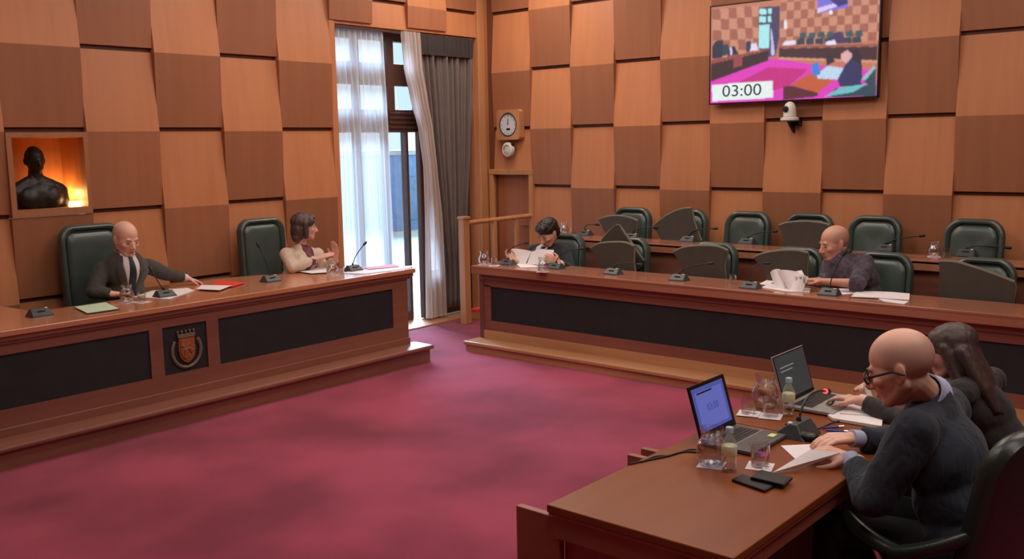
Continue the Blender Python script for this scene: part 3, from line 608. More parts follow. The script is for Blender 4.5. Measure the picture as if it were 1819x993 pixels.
# ---------------------------------------------------------------- people
def head_mat(c, face, down=0, roll=0, s=1.0):
    """local head frame: +y the way the face looks, z the crown"""
    f = V(face).normalized(); yaw = math.atan2(-f.x, f.y)
    return Matrix.Translation(V(c)) @ Matrix.Rotation(yaw, 4, 'Z') @ Matrix.Rotation(math.radians(-down), 4, 'X') @ Matrix.Rotation(math.radians(roll), 4, 'Y') @ Matrix.Scale(s, 4)
def head_prims(mb, hm, fem=False):
    k = len(mb.v); j = .9 if fem else 1
    mb.ell((0, -.014, .034), (.076, .098, .086)); mb.ell((0, .022, -.012), (.068, .072, .085)); mb.ell((0, .036, -.045), (.056*j, .056, .068))
    for s in (-1, 1):
        mb.cap((s*.052*j, -.004, -.045), .022, (s*.022, .062, -.088), .022); mb.ell((s*.040, .062, -.022), (.024, .024, .022))
        mb.ell((s*.0745, -.010, -.006), (.0085, .018, .030), Matrix.Rotation(math.radians(s*18), 3, 'Z') @ Matrix.Rotation(math.radians(12), 3, 'X')); mb.ell((s*.071, .0, -.028), (.008, .009, .014))
        mb.ell((s*.012, .097, -.037), (.009, .010, .008)); mb.ell((s*.031, .070, .0), (.016, .016, .012))
    mb.cap((-.034, .076, .022), .012, (.034, .076, .022), .012); mb.ell((0, .070, -.094), (.024, .020, .018))
    mb.cap((0, .084, .008), .009, (0, .112, -.030), .011); mb.ell((0, .108, -.036), (.013, .012, .010)); mb.cap((0, .09, -.03), .012, (0, .085, -.05), .012)
    mb.cap((-.018, .086, -.062), .0065, (.018, .086, -.062), .0065); mb.cap((-.015, .084, -.074), .0075, (.015, .084, -.074), .0075)
    mb.xf(hm, k)
def hand_prims(mb, w, fd, pn, lat_side=1, curl=25, s=1.0, spread=.10):
    """w wrist, fd finger direction, pn way the palm faces; thumb on the side fd x pn * lat_side"""
    w, fd, pn = V(w), V(fd).normalized(), V(pn).normalized(); lat = fd.cross(pn).normalized()*lat_side; pn = lat.cross(fd)*lat_side; pn = -pn if pn.dot(lat.cross(fd)*lat_side) < 0 else pn
    mb.cap(w-fd*.03*s, .024*s, w+fd*.02*s, .023*s)
    for i, (o, L) in enumerate([(.030, .074), (.010, .082), (-.010, .076), (-.029, .060)]):
        kn = w+fd*(.088-.004*abs(i-1))*s+lat*o*s; mb.cap(w+fd*.012*s+lat*o*.55*s, .0135*s, kn, .0115*s)
        d = (fd+lat*o*spread*10).normalized(); p = kn; a = math.radians(curl)
        for k_, fr in enumerate((.45, .31, .24)):
            ax = lat; rot = Matrix.Rotation(a*(k_+1)*.8, 3, fd.cross(pn)); dd = (rot @ d); q = p+dd*L*fr*s; mb.cap(p, (.0094-.0008*k_)*s, q, (.0088-.0008*k_)*s, 10); p = q
    mb.ell(w+fd*.045*s, (.03*s, .03*s, .014*s), Matrix((lat, fd, pn)).transposed())
    t0 = w+fd*.022*s+lat*.022*s; t1 = t0+(fd*.6+lat*.75+pn*.25).normalized()*.040*s; t2 = t1+(fd*.85+lat*.3+pn*.35).normalized()*.030*s; t3 = t2+(fd*.95+lat*.05+pn*.35).normalized()*.024*s
    mb.cap(t0, .014*s, t1, .0115*s); mb.cap(t1, .0112*s, t2, .010*s); mb.cap(t2, .010*s, t3, .0085*s)
def torso_prims(mb, J, g=0.0, s=1.0, fem=False):
    pv, ch, nk = J['pelvis'], J['chest'], J['neck']; shL, shR = J['shL'], J['shR']; ax = (shR-shL).normalized(); up = (ch-pv).normalized(); fw = up.cross(ax).normalized()
    R3 = Matrix((ax, fw, up)).transposed(); mid = (pv+ch)/2
    mb.ell(pv, (.165*s+g, .115*s+g, .11*s+g), R3); mb.ell(mid, ((.125 if fem else .145)*s+g, .10*s+g, .15*s+g), R3); mb.ell(ch, ((.145 if fem else .165)*s+g, .11*s+g, .15*s+g), R3)
    upc = ch+up*.10*s; mb.cap(shL+(shR-shL)*.12, .052*s+g, shR-(shR-shL)*.12, .052*s+g); mb.cap(upc, .075*s+g, nk-up*.03*s, .055*s+g)
    return R3
def arm_prims(mb, sh, el, wr, rs, n=1):
    mb.cap(sh, rs[0], el, rs[1]); mb.cap(el, rs[1], wr, rs[2])
def legs_prims(mb, J, g=0.0):
    for sd in 'LR':
        if 'kn'+sd in J: mb.cap(J['hip'+sd], .082+g, J['kn'+sd], .058+g); mb.cap(J['kn'+sd], .056+g, J['an'+sd], .038+g)
def patch(objs, name, mat, root, org, right, up, fwd, rows, nr=14, nc=8, off=.004, depth=.012, smooth=True):
    """lays a thin piece of cloth on the front of the given meshes; rows = (v, u_left, u_right)"""
    right, up, fwd, org = V(right).normalized(), V(up).normalized(), V(fwd).normalized(), V(org)
    vs = []; fs = []
    for o in objs:
        b = len(vs); po = parent_org(o.parent); vs += [v.co+po for v in o.data.vertices]; fs += [tuple(b+i for i in p.vertices) for p in o.data.polygons]
    bv = BVHTree.FromPolygons(vs, fs); rr = []; last = None
    for i in range(nr+1):
        t = i/nr*(len(rows)-1); k = min(int(t), len(rows)-2); t -= k; a, b = rows[k], rows[k+1]; v, ul, ur = [a[j]+(b[j]-a[j])*t for j in range(3)]; line = []
        for c in range(nc+1):
            p = org+right*(ul+(ur-ul)*c/nc)+up*v; h = bv.ray_cast(p+fwd*.6, -fwd, 1.2)
            q = h[0] if h[0] is not None else (last if last is not None else p); last = q; line.append(q+fwd*off)
        rr.append(line)
    mb = MB(); n0 = len(rr); m = nc+1; vs = [p for r in rr for p in r]+[p-fwd*depth for r in rr for p in r]; N = n0*m; f2 = []
    for i in range(n0-1):
        for c in range(nc): a = i*m+c; f2 += [(a, a+1, a+m+1, a+m), (N+a+m, N+a+m+1, N+a+1, N+a)]
    rim = [(0, c) for c in range(m)]+[(i, nc) for i in range(1, n0)]+[(n0-1, c) for c in range(nc-1, -1, -1)]+[(i, 0) for i in range(n0-2, 0, -1)]
    for (a, b), (c, d) in zip(rim, rim[1:]+rim[:1]): f2.append((a*m+b, N+a*m+b, N+c*m+d, c*m+d))
    mb.add(vs, f2); return mb.build(name, mat, root, 'all' if smooth else False)
def piece(mb, name, mat, root, vox=.008, it=4, disp=0, ds=(9, 9, 9)):
    me = fuse(mb, vox, it, V(parent_org(root)), disp, ds); return link(name, me, mat, root, 'all')
def face_bits(root, hm, hair='hair', brow=True, glasses=False, lips='lips'):
    for s in (-1, 1):
        mb = MB(); mb.ell((s*.031, .083, -.001), (.012, .006, .0045)); mb.xf(hm); mb.build('eye', 'eye', root, True)
        if brow: mb = MB(); mb.tube([(s*.014, .091, .020), (s*.030, .089, .026), (s*.046, .078, .022)], [.003, .004, .0025], 6); mb.xf(hm); mb.build('eyebrow', hair, root, True)
    mb = MB(); mb.cap((-.017, .0925, -.068), .0028, (.017, .0925, -.068), .0028, 8); mb.xf(hm); mb.build('mouth', lips, root, True)
    if glasses:
        mb = MB()
        for s in (-1, 1):
            pts = [(s*.034+.025*math.cos(a), .101, -.002+.017*math.sin(a)) for a in [2*PI*i/16 for i in range(16)]]; mb.tube(pts, .0030, 6, closed=True)
            mb.tube([(s*.058, .100, .006), (s*.080, .085, .006), (s*.084, .01, .006), (s*.082, -.025, -.012)], .0038, 6)
        mb.tube([(-.010, .102, .004), (.010, .102, .004)], .002, 6); mb.xf(hm); g = mb.build('spectacles', 'glassesframe', root, True)
        mb = MB()
        for s in (-1, 1): mb.lathe((s*.034, .100, -.002), [(.023, 0), (.023, .001)], 16, V((0, 1, 0)))
        mb.xf(hm); mb.build('lens', 'glass', g)

def person(label, J, hm, fem=False, skin='skin', vox=.006, s=1.0, hands=(), stub=0):
    base = V((J['pelvis'].x, J['pelvis'].y, J.get('floor', 0))); root = thing('person', label, 'person', base)
    mb = MB(); head_prims(mb, hm, fem); hc = hm @ V((0, -.02, -.05))
    mb.cap(J['neck'], .056*s*(.88 if fem else 1), hc, .052*s*(.86 if fem else 1)); torso_prims(mb, J, -.018, s, fem)
    for sd in 'LR': arm_prims(mb, J['sh'+sd], J['el'+sd], J['wr'+sd], (.042*s, .036*s, .024*s))
    for h in hands: hand_prims(mb, *h[0], **h[1])
    legs_prims(mb, J, -.015)
    bo = piece(mb, 'body', skin, root, vox, 4 if vox < .005 else 2); me = bo.data; at_ = me.color_attributes.new('tone', 'FLOAT_COLOR', 'POINT'); iv = hm.inverted()
    def ss(a, b, x): t = min(1, max(0, (x-a)/(b-a))); return t*t*(3-2*t)
    for i, v in enumerate(me.vertices):
        q = iv @ (v.co+base); c = V((1, 1, 1))
        if q.length < .2:
            red = max(math.exp(-((q-V((s_*.045, .06, -.03))).length/.025)**2) for s_ in (-1, 1))*.5+.6*math.exp(-((q-V((0, .11, -.035))).length/.02)**2)+.4*ss(.06, .085, abs(q.x))
            c = c.lerp(V((1.0, .80, .78)), min(1, red)); l_ = math.exp(-((q-V((0, .09, -.068))).length/.017)**2); c = c.lerp(V((.82, .55, .56)), l_)
            if stub: w_ = ss(.095, .055, q.z)*ss(.05, .015, q.y)*ss(-.085, -.05, q.z)*(1-.8*ss(.074, .079, abs(q.x))*ss(-.05, -.04, q.z)*ss(.04, .03, q.z)); c = c.lerp(V((.66, .70, .73)), w_*stub)
            e_ = max(math.exp(-((q-V((s_*.031, .08, .0))).length/.016)**2) for s_ in (-1, 1)); c = c.lerp(V((.72, .62, .60)), e_*.7)
        at_.data[i].color = (c.x, c.y, c.z, 1)
    return root
def jacket(root, J, mat, g=.014, s=1.0, fem=False, cuff=.035, rs=(.066, .054, .040), vox=.009, disp=.006, name='jacket', ends=None):
    mb = MB(); torso_prims(mb, J, g, s, fem)
    for sd in 'LR':
        d = (J['wr'+sd]-J['el'+sd]).normalized(); e = J['wr'+sd]-d*cuff if not ends else J['el'+sd]+d*ends
        mb.cap(J['sh'+sd], rs[0]*s, J['el'+sd], rs[1]*s); mb.tube([J['el'+sd], (J['el'+sd]+e)/2, e], [rs[1]*s, (rs[1]+rs[2])/2*s, rs[2]*s], 14)
    return piece(mb, name, mat, root, vox, 3, disp, (13, 13, 9))
def legs(root, J, mat='trousers'):
    mb = MB(); legs_prims(mb, J, .008); a = J['pelvis']; mb.cap(J['hipL'], .10, J['hipR'], .10); piece(mb, 'trousers', mat, root, .012, 3, .004)
    for sd in 'LR':
        mb = MB(); d = (J['knL']-J['hipL']); d.z = 0; d.normalize(); an = J['an'+sd]; mb.cap(an+V((0, 0, -.03)), .042, an+d*.13+V((0, 0, -.045)), .032); piece(mb, 'shoe', 'micblack', root, .01, 2)
def seat_legs(J, fw, hipw=.09, thigh=.40, floor=0, gap=.12):
    fw = V(fw).normalized(); rt = V((fw.y, -fw.x, 0)); J['floor'] = floor
    for sd, k in (('L', -1), ('R', 1)):
        J['hip'+sd] = J['pelvis']+rt*k*hipw+V((0, 0, -.03)); J['kn'+sd] = J['hip'+sd]+fw*thigh+rt*k*(gap-hipw)+V((0, 0, .0)); J['an'+sd] = V((J['kn'+sd].x, J['kn'+sd].y, floor+.09))+fw*.02
def shirt_front(root, jk, J, fw, shirt='shirt', tie=None, wide=.075, low=-.30, top=.06, tilt=0, lap=None, tw=.02):
    fw = V(fw).normalized(); up = (J['neck']-J['pelvis']).normalized(); rt = fw.cross(up).normalized(); f2 = up.cross(rt).normalized(); f2 = f2 if f2.dot(fw) > 0 else -f2
    patch([jk], 'shirt_front', shirt, root, J['neck'], rt, up, f2, [(top, -.05, .05), (0, -wide*.9, wide*.9), (-.12, -wide*.72, wide*.72), (low*.7, -wide*.4, wide*.4), (low, -.008, .008)], off=.005)
    if tie: patch([jk], 'necktie', tie, root, J['neck'], rt, up, f2, [(top-.02, -tw*.9, tw*.9), (top-.05, -tw*.7, tw*.7), (-.12, -tw*1.3, tw*1.3), (low-.01, -tw*1.5, tw*1.5)], off=.011)
    if lap:
        for k in (-1, 1): patch([jk], 'lapel', lap, root, J['neck'], rt, up, f2, [(top*.5, *sorted((k*.05, k*.075))), (-.04, *sorted((k*wide*.86, k*(wide+.03)))), (-.12, *sorted((k*wide*.70, k*(wide+.035)))), (low, *sorted((0, k*.03)))], off=.009, nc=4)
def collar(root, J, hm, mat, r=.062, h=.035, neckup=.015):
    up = ((hm @ V((0, -.02, -.06)))-J['neck']).normalized(); c = J['neck']+up*neckup; mb = MB()
    mb.lathe(c, [(r+.012, -.012), (r+.004, h*.4), (r, h), (r-.006, h), (r-.004, -.01)], 24, up); mb.build('collar', mat, root, True)
def cuff(root, w, d, mat, r=.030, L=.03):
    mb = MB(); d = V(d).normalized(); mb.lathe(V(w)-d*.03, [(r*.94, -.01), (r, .0), (r, L), (r*.8, L+.002)], 18, d); mb.build('cuff', mat, root, True)

# 1 bald man in the grey-green suit, left desk
J = dict(pelvis=V((-4.80, -.46, .66)), chest=at(222, 480, 1, -.50), neck=at(219, 456, 1, -.51), shL=at(262, 473, 1, -.47), shR=at(183, 479, 1, -.47))
J['elL'] = at(300, 488, 1, -.46); J['wrL'] = at(331, 494, 1, -.44); J['elR'] = at(166, 518, 1, -.53); J['wrR'] = at(205, 523, 1, -.62); seat_legs(J, (0, -1, 0), thigh=.34)
hm = head_mat(at(223, 424, 1, -.56), (.10, -1, 0), 20, 0, 1.08)
d1_ = (J['wrR']-J['elR']).normalized(); d2_ = (J['wrL']-J['elL']).normalized()
p1 = person('bald person in grey-green suit and dark tie reading papers at the left desk', J, hm, stub=.5, hands=[((J['wrR'], (1, -.35, -.1), (0, -.2, -1)), dict(lat_side=1, curl=28)), ((J['wrL'], (.9, -.3, -.35), (0, 0, -1)), dict(lat_side=-1, curl=16))])
jk = jacket(p1, J, 'suitgreen'); legs(p1, J); shirt_front(p1, jk, J, (0.05, -1, 0), 'shirt', 'tie', .078, -.33, .055, lap='suitgreen', tw=.021); collar(p1, J, hm, 'shirt', .064)
face_bits(p1, hm, 'stubble'); cuff(p1, J['wrL'], d2_, 'shirt', .032)

# 2 woman in the cream jacket
J = dict(pelvis=V((-3.24, -.46, .66)), chest=at(534, 465, 1, -.50), neck=at(535, 437, 1, -.51), shL=at(564, 452, 1, -.50), shR=at(509, 452, 1, -.45))
J['elR'] = at(520, 476, 1, -.58); J['wrR'] = at(566, 459, 1, -.66); J['elL'] = at(572, 479, 1, -.55); J['wrL'] = at(597, 459, 1, -.66); seat_legs(J, (0, -1, 0), thigh=.34)
hm = head_mat(at(541, 403, 1, -.53), (.85, -.55, 0), 4, 0, 1.0)
d1_ = (J['wrR']-J['elR']).normalized()
p2_ = person('person with brown bob hair and cream jacket gesturing with both hands', J, hm, True, 'skin_f', s=.94, hands=[((J['wrR'], (.95, -.25, .25), (0, .3, -1)), dict(lat_side=1, curl=4, s=.95)), ((J['wrL'], (-.12, -.05, 1), (-1, -.2, 0)), dict(lat_side=-1, curl=3, s=.95))])
jk = jacket(p2_, J, 'cream', s=.95, fem=True, cuff=.03); legs(p2_, J)
shirt_front(p2_, jk, J, (.35, -1, 0), 'redtie', None, .045, -.26, .03)
face_bits(p2_, hm, 'hairbrown', glasses=False)
mb = MB(); mb.ell((0, -.025, .045), (.088, .105, .086)); mb.ell((0, -.05, -.03), (.088, .075, .10)); mb.ell((0, .05, .085), (.062, .045, .03))
for k in (-1, 1): mb.cap((k*.078, .0, .04), .028, (k*.082, .012, -.085), .022); mb.ell((k*.07, .05, .05), (.02, .03, .04))
mb.cap((-.04, -.07, -.10), .04, (.04, -.07, -.10), .04); mb.xf(hm); piece(mb, 'hair', 'hairbrown', p2_, .007, 2, .006, (40, 40, 14))

# 3 young man, front gallery row
J = dict(floor=.097, pelvis=V((-1.20, -1.85, .60)), chest=at(972, 468, 0, -1.24), neck=at(973, 437, 0, -1.22), shR=at(949, 447, 0, -1.22), shL=at(1000, 447, 0, -1.17))
J['elR'] = at(930, 470, 0, -1.30); J['wrR'] = at(918, 464, 0, -1.47); J['elL'] = at(1012, 480, 0, -1.25); J['wrL'] = at(994, 468, 0, -1.43); seat_legs(J, (-1, 0, 0), thigh=.30, floor=.097)
hm = head_mat(at(974, 414, 0, -1.27), (-1, .18, 0), 32, 0, 1.05)
p3_ = person('young dark-haired person in dark jacket reading at the gallery desk', J, hm, False, 'skin_tan', hands=[((J['wrR'], (-.5, .5, .4), (0, -.8, .3)), dict(lat_side=1, curl=28)), ((J['wrL'], (-.5, .45, .4), (0, .9, .2)), dict(lat_side=-1, curl=28))])
jk = jacket(p3_, J, 'blacksuit', g=.026, rs=(.076, .062, .044), cuff=.03); legs(p3_, J); shirt_front(p3_, jk, J, (-1, 0, 0), 'shirt', None, .07, -.25, .07, lap='blacksuit'); collar(p3_, J, hm, 'shirt', .062, .03); face_bits(p3_, hm)
cuff(p3_, J['wrL'], J['wrL']-J['elL'], 'shirt', .036)
mb = MB(); mb.ell((0, -.022, .05), (.086, .108, .084)); mb.ell((0, .045, .088), (.07, .055, .035)); mb.ell((0, -.06, -.01), (.075, .06, .07))
for i in range(26):
    a = i*2.4; r_ = .07*math.sqrt(i/26); mb.ell((r_*math.cos(a), -.01+1.2*r_*math.sin(a), .125-r_*.4), (.014, .016, .02))
mb.xf(hm); piece(mb, 'hair', 'hair', p3_, .006, 1, .005, (50, 50, 50))

# 4 bald man in the plum shirt, front gallery row
J = dict(floor=.097, pelvis=V((-1.13, -4.88, .60)), chest=at(1511, 486, 0, -1.18), neck=at(1500, 457, 0, -1.20), shR=at(1476, 468, 0, -1.20), shL=at(1537, 468, 0, -1.15))
J['elR'] = at(1468, 500, 0, -1.28); J['wrR'] = at(1432, 500, 0, -1.42); J['elL'] = at(1524, 504, 0, -1.42); J['wrL'] = at(1462, 500, 0, -1.49); seat_legs(J, (-1, .1, 0), thigh=.30, floor=.097)
hm = head_mat(at(1482, 432, 0, -1.23), (-.75, .62, 0), 14, 0, 1.12)
fd = (J['wrL']-J['elL']).normalized()
p4_ = person('bald person in a plum patterned shirt leafing through newspapers', J, hm, False, 'skin_tan', stub=.6, s=1.06, hands=[((J['wrL'], fd+V((0, 0, .12)), (0, 0, -1)), dict(lat_side=1, curl=22)), ((J['wrR'], (-.3, .9, .1), (0, 0, -1)), dict(lat_side=1, curl=25))])
jk = jacket(p4_, J, 'plaid', g=.026, s=1.04, name='shirt', rs=(.068, .06, .056), ends=.06, disp=.010); legs(p4_, J); collar(p4_, J, hm, 'plaid', .064, .025); face_bits(p4_, hm, 'stubble')

# 5 bald man in the navy suit, foreground
J = dict(pelvis=V((-4.95, -6.62, .54)), chest=V((-4.97, -6.55, .82)), neck=V((-4.97, -6.49, 1.03)), shL=V((-5.15, -6.51, .945)), shR=V((-4.79, -6.51, .945)))
J['elL'] = V((-5.22, -6.40, .70)); J['wrL'] = V((-5.06, -6.255, .772)); J['elR'] = V((-4.72, -6.32, .76)); J['wrR'] = V((-4.90, -6.20, .80)); seat_legs(J, (0, 1, 0), thigh=.42, gap=.14)
hm = head_mat(at(1600, 653, 1, -6.43), (-.16, 1, 0), 21, 0, 1.12)
dL = (J['wrL']-J['elL']).normalized(); dR = (J['wrR']-J['elR']).normalized()
p5_ = person('bald person with glasses and navy suit leafing papers in the foreground', J, hm, False, 'skin', vox=.0045, stub=.9, hands=[((J['wrL'], (-.15, .95, .12), (.3, 0, -1)), dict(lat_side=1, curl=20, s=1.05)), ((J['wrR'], (-.75, .55, .05), (0, .1, -1)), dict(lat_side=-1, curl=24, s=1.05))])
jk = jacket(p5_, J, 'navy', g=.030, rs=(.082, .070, .050), vox=.008, disp=.010, cuff=.05); legs(p5_, J); collar(p5_, J, hm, 'blueshirt', .070, .05, -.004)
shirt_front(p5_, jk, J, (0, 1, -.2), 'blueshirt', 'redtie', .06, -.25, .06); face_bits(p5_, hm, 'stubble', glasses=True)
cuff(p5_, J['wrL'], dL, 'blueshirt', .034, .035); cuff(p5_, J['wrR'], dR, 'blueshirt', .034, .035)

# 6 long-haired woman at the second table
J = dict(pelvis=V((-4.0, -6.58, .52)), chest=V((-4.06, -6.44, .76)), neck=V((-4.08, -6.38, .92)), shL=V((-4.24, -6.40, .865)), shR=V((-3.92, -6.44, .865)))
J['elL'] = V((-4.40, -6.22, .755)); J['wrL'] = V((-4.36, -6.03, .80)); J['elR'] = V((-3.86, -6.22, .77)); J['wrR'] = V((-4.02, -6.04, .80)); seat_legs(J, (0, 1, 0), thigh=.40)
hm = head_mat(at(1688, 625, 0, -4.09), (-.10, 1, 0), 18, 0, 1.0)
p6_ = person('person with long brown hair and dark top seen from behind at the second table', J, hm, True, 'skin_f', s=.92, hands=[((J['wrL'], (.2, .95, 0), (0, 0, -1)), dict(lat_side=1, curl=20)), ((J['wrR'], (-.3, .9, 0), (0, 0, -1)), dict(lat_side=-1, curl=20))])
jacket(p6_, J, 'darktop', s=.96, fem=True, name='top', cuff=.02); legs(p6_, J); face_bits(p6_, hm, 'hairbrown')
mb = MB(); mb.ell((0, -.02, .042), (.086, .108, .084)); mb.ell((0, -.05, -.03), (.084, .07, .10))
for k in range(7):
    x = -.075+.025*k; mb.cap((x, -.055-.03*math.cos(x*18), .0), .032, (x*1.15, -.105, -.17), .030); mb.cap((x*1.15, -.105, -.17), .03, (x*1.1, -.125-.008*(k % 2), -.27-.012*(k % 3)), .016)
for k in (-1, 1): mb.cap((k*.076, .0, .03), .026, (k*.085, -.02, -.13), .028)
mb.xf(hm); piece(mb, 'hair', 'hairbrown', p6_, .007, 6, .004, (60, 60, 8))
# ---------------------------------------------------------------- screen on the right wall
SX = -.12
c0, c1, c2, c3 = at(1261, 12, 0, SX), at(1564, -10, 0, SX), at(1563, 172, 0, SX), at(1262, 186, 0, SX)
sy0, sy1, sz0, sz1 = -2.935, -4.535, 2.272, 3.185
tv = thing('wall_screen', 'large flat screen high on the wall showing the room and a 03:00 timer', 'screen', (0, (sy0+sy1)/2, sz0))
mb = MB(); mb.rspan((SX+.001, sy1, sz0), (SX+.05, sy0, sz1), .006)
for a, b in [((sy1, sz0), (sy0, sz0+.012)), ((sy1, sz1-.012), (sy0, sz1)), ((sy1, sz0), (sy1+.01, sz1)), ((sy0-.01, sz0), (sy0, sz1))]: mb.span((SX-.006, a[0], a[1]), (SX+.002, b[0], b[1]))
mb.build('housing', 'black', tv)
mb = MB(); mb.rspan((-.072, -3.95, 2.5), (.0, -3.55, 2.95), .004); mb.build('wall_bracket', 'micblack', tv)
# picture: coordinates as read off the screen (px in a 1490-wide crop)
def SU(x, y, lay=0):
    yt = 48-(x-88)*.062; yb = 765-(x-98)*.036; xl = 88+(y-48)*.014; u = (x-xl)/(1345-xl); v = (y-yt)/(yb-yt); u = min(max(u, 0), 1); v = min(max(v, 0), 1)
    return V((SX-.0006-.00035*lay, sy0-.010+(sy1+.010-(sy0-.010))*u, sz1-.012-(sz1-sz0-.024)*v))
import numpy as np
GW, GH = 264, 149
PIC = np.zeros((GH, GW, 3)); _gy, _gx = np.mgrid[0:GH, 0:GW]; _gu = (_gx+.5)/GW; _gv = (_gy+.5)/GH
def UV(x, y):
    yt = 48-(x-88)*.062; yb = 765-(x-98)*.036; xl = 88+(y-48)*.014; return (x-xl)/(1345-xl), (y-yt)/(yb-yt)
def sp(col, pts, lay=1):
    P = [UV(x, y) for x, y in pts]; ins = np.zeros((GH, GW), bool)
    for (x1, y1), (x2, y2) in zip(P, P[1:]+P[:1]):
        if y1 != y2: ins ^= ((y1 > _gv) != (y2 > _gv)) & (_gu < (x2-x1)*(_gv-y1)/(y2-y1)+x1)
    PIC[ins] = rgb(*col)[:3]
sp((196, 120, 96), [(88, 48), (1345, -30), (1340, 720), (98, 765)], 0)
ca, cb = (204, 140, 116), (164, 98, 82)
for i in range(6):
    for j in range(5):
        x0, x1 = 95+i*72-i*i*1.5, 95+(i+1)*72-(i+1)**2*1.5; x0 += j*6; x1 += j*6; y0 = 62+j*80-j*2-(i*2); sp(ca if (i+j) % 2 else cb, [(x0, y0), (x1, y0+4), (x1+5, y0+82), (x0+5, y0+80)], 1)
for i in range(14):
    for j in range(-1, 5):
        x0, x1 = 640+i*50+i*i*.2, 640+(i+1)*50+(i+1)**2*.2; y0 = 40+j*62-i*1.2; sp(ca if (i+j) % 2 else cb, [(x0, y0), (x1, y0-2), (x1, y0+62), (x0, y0+62)], 1)
sp((70, 60, 96), [(475, 68), (635, 62), (636, 300), (612, 420), (560, 425), (480, 362)], 2)
for a in [(478, 78, 532, 118), (545, 76, 572, 118), (478, 132, 530, 176), (545, 132, 570, 176), (478, 192, 560, 362)]: sp((168, 236, 240), [(a[0], a[1]), (a[2], a[1]), (a[2]+4, a[3]), (a[0]+4, a[3])], 3)
sp((196, 190, 236), [(568, 200), (585, 260), (608, 410), (580, 420)], 3)
sp((226, 60, 190), [(98, 600), (560, 440), (640, 440), (900, 490), (1330, 540), (1340, 720), (98, 765)], 2)
sp((200, 40, 130), [(300, 620), (560, 500), (860, 520), (720, 640), (500, 700)], 3)
sp((150, 74, 66), [(98, 440), (565, 366), (560, 376), (98, 470)], 3); sp((56, 34, 44), [(98, 470), (560, 378), (556, 452), (98, 600)], 3); sp((150, 70, 76), [(285, 430), (355, 418), (355, 486), (285, 500)], 4)
sp((150, 86, 76), [(630, 352), (1335, 356), (1335, 372), (630, 366)], 3); sp((66, 38, 48), [(640, 368), (1335, 374), (1335, 470), (640, 430)], 3); sp((214, 150, 120), [(640, 430), (1335, 470), (1335, 490), (640, 445)], 4)
sp((40, 44, 66), [(130, 300), (190, 290), (200, 330), (190, 420), (110, 430), (105, 340)], 3); sp((46, 60, 84), [(190, 330), (240, 322), (245, 400), (195, 410)], 3); sp((44, 34, 60), [(245, 345), (290, 340), (320, 400), (235, 415)], 4); sp((210, 200, 226), [(250, 350), (268, 348), (275, 405), (255, 408)], 5)
sp((46, 60, 84), [(380, 310), (418, 306), (420, 380), (385, 384)], 4); sp((232, 220, 240), [(420, 330), (460, 320), (480, 372), (416, 382)], 5)
for k in range(7): x = 790+k*66; sp((54, 84, 96), [(x, 262), (x+44, 258), (x+50, 300), (x-4, 300)], 4); sp((48, 58, 76), [(x-20, 305), (x+36, 300), (x+40, 346), (x-20, 344)], 5)
sp((70, 50, 96), [(1040, 270), (1080, 268), (1140, 345), (990, 345)], 6); sp((230, 226, 246), [(980, 330), (1040, 318), (1060, 354), (980, 352)], 7); sp((230, 226, 246), [(680, 318), (760, 310), (760, 344), (660, 346)], 6)
sp((120, 110, 220), [(912, 0), (1125, -14), (1125, 96), (912, 128)], 5); sp((220, 200, 250), [(912, 92), (1050, 60), (1100, 70), (912, 128)], 6); sp((50, 40, 120), [(1000, 40), (1120, 10), (1125, 70), (1060, 90)], 6); sp((240, 236, 246), [(998, 112), (1018, 112), (1022, 138), (994, 138)], 7)
sp((236, 226, 240), [(668, 168), (690, 164), (694, 225), (670, 230)], 6)
sp((196, 92, 58), [(730, 632), (930, 520), (1095, 560), (935, 692)], 4); sp((90, 34, 46), [(678, 645), (735, 636), (935, 692), (935, 716), (680, 742)], 5)
sp((190, 216, 240), [(920, 560), (1000, 500), (1120, 520), (1090, 600), (930, 590)], 5); sp((56, 130, 220), [(880, 490), (930, 470), (950, 560), (895, 572)], 6); sp((40, 40, 60), [(985, 440), (1020, 420), (1050, 470), (990, 500)], 6)
sp((40, 32, 50), [(1150, 400), (1200, 380), (1230, 440), (1240, 600), (1150, 620)], 6); sp((44, 48, 96), [(1120, 500), (1165, 450), (1225, 500), (1235, 640), (1090, 650), (1070, 600)], 7); sp((226, 170, 176), [(1090, 420), (1130, 392), (1165, 420), (1162, 450), (1125, 485), (1092, 460)], 8)
sp((40, 70, 84), [(1240, 600), (1330, 500), (1335, 720), (1000, 724), (1060, 660), (1280, 640)], 7); sp((110, 190, 200), [(1090, 655), (1280, 632), (1180, 690), (980, 722)], 8); sp((150, 190, 200), [(1235, 600), (1318, 505), (1330, 520), (1262, 610)], 8)
sp((232, 244, 242), [(110, 624), (598, 598), (602, 724), (118, 748)], 9)
for _ in range(2):
    A = np.pad(PIC, ((1, 1), (1, 1), (0, 0)), 'edge'); PIC = (A[:-2, 1:-1]+A[2:, 1:-1]+A[1:-1, :-2]+A[1:-1, 2:]+2*A[1:-1, 1:-1])/6
PIC *= (1+np.random.RandomState(4).uniform(-.10, .10, (GH, GW, 1)))
ya, yb_, za, zb_ = sy0-.010, sy1+.010, sz1-.012, sz0+.012
vs_ = [(SX-.0008, ya+(yb_-ya)*i/(GW-1), za+(zb_-za)*j/(GH-1)) for j in range(GH) for i in range(GW)]
me = bpy.data.meshes.new('picture'); me.from_pydata([V(v)-V(tv.location) for v in vs_], [], [(j*GW+i, j*GW+i+1, (j+1)*GW+i+1, (j+1)*GW+i) for j in range(GH-1) for i in range(GW-1)])
ca_ = me.color_attributes.new('tone', 'FLOAT_COLOR', 'POINT'); ca_.data.foreach_set('color', np.concatenate([PIC, np.ones((GH, GW, 1))], 2).astype(np.float32).ravel())
pic = link('picture', me, attr_mat('screen_picture', 'tone', 0.95), tv)
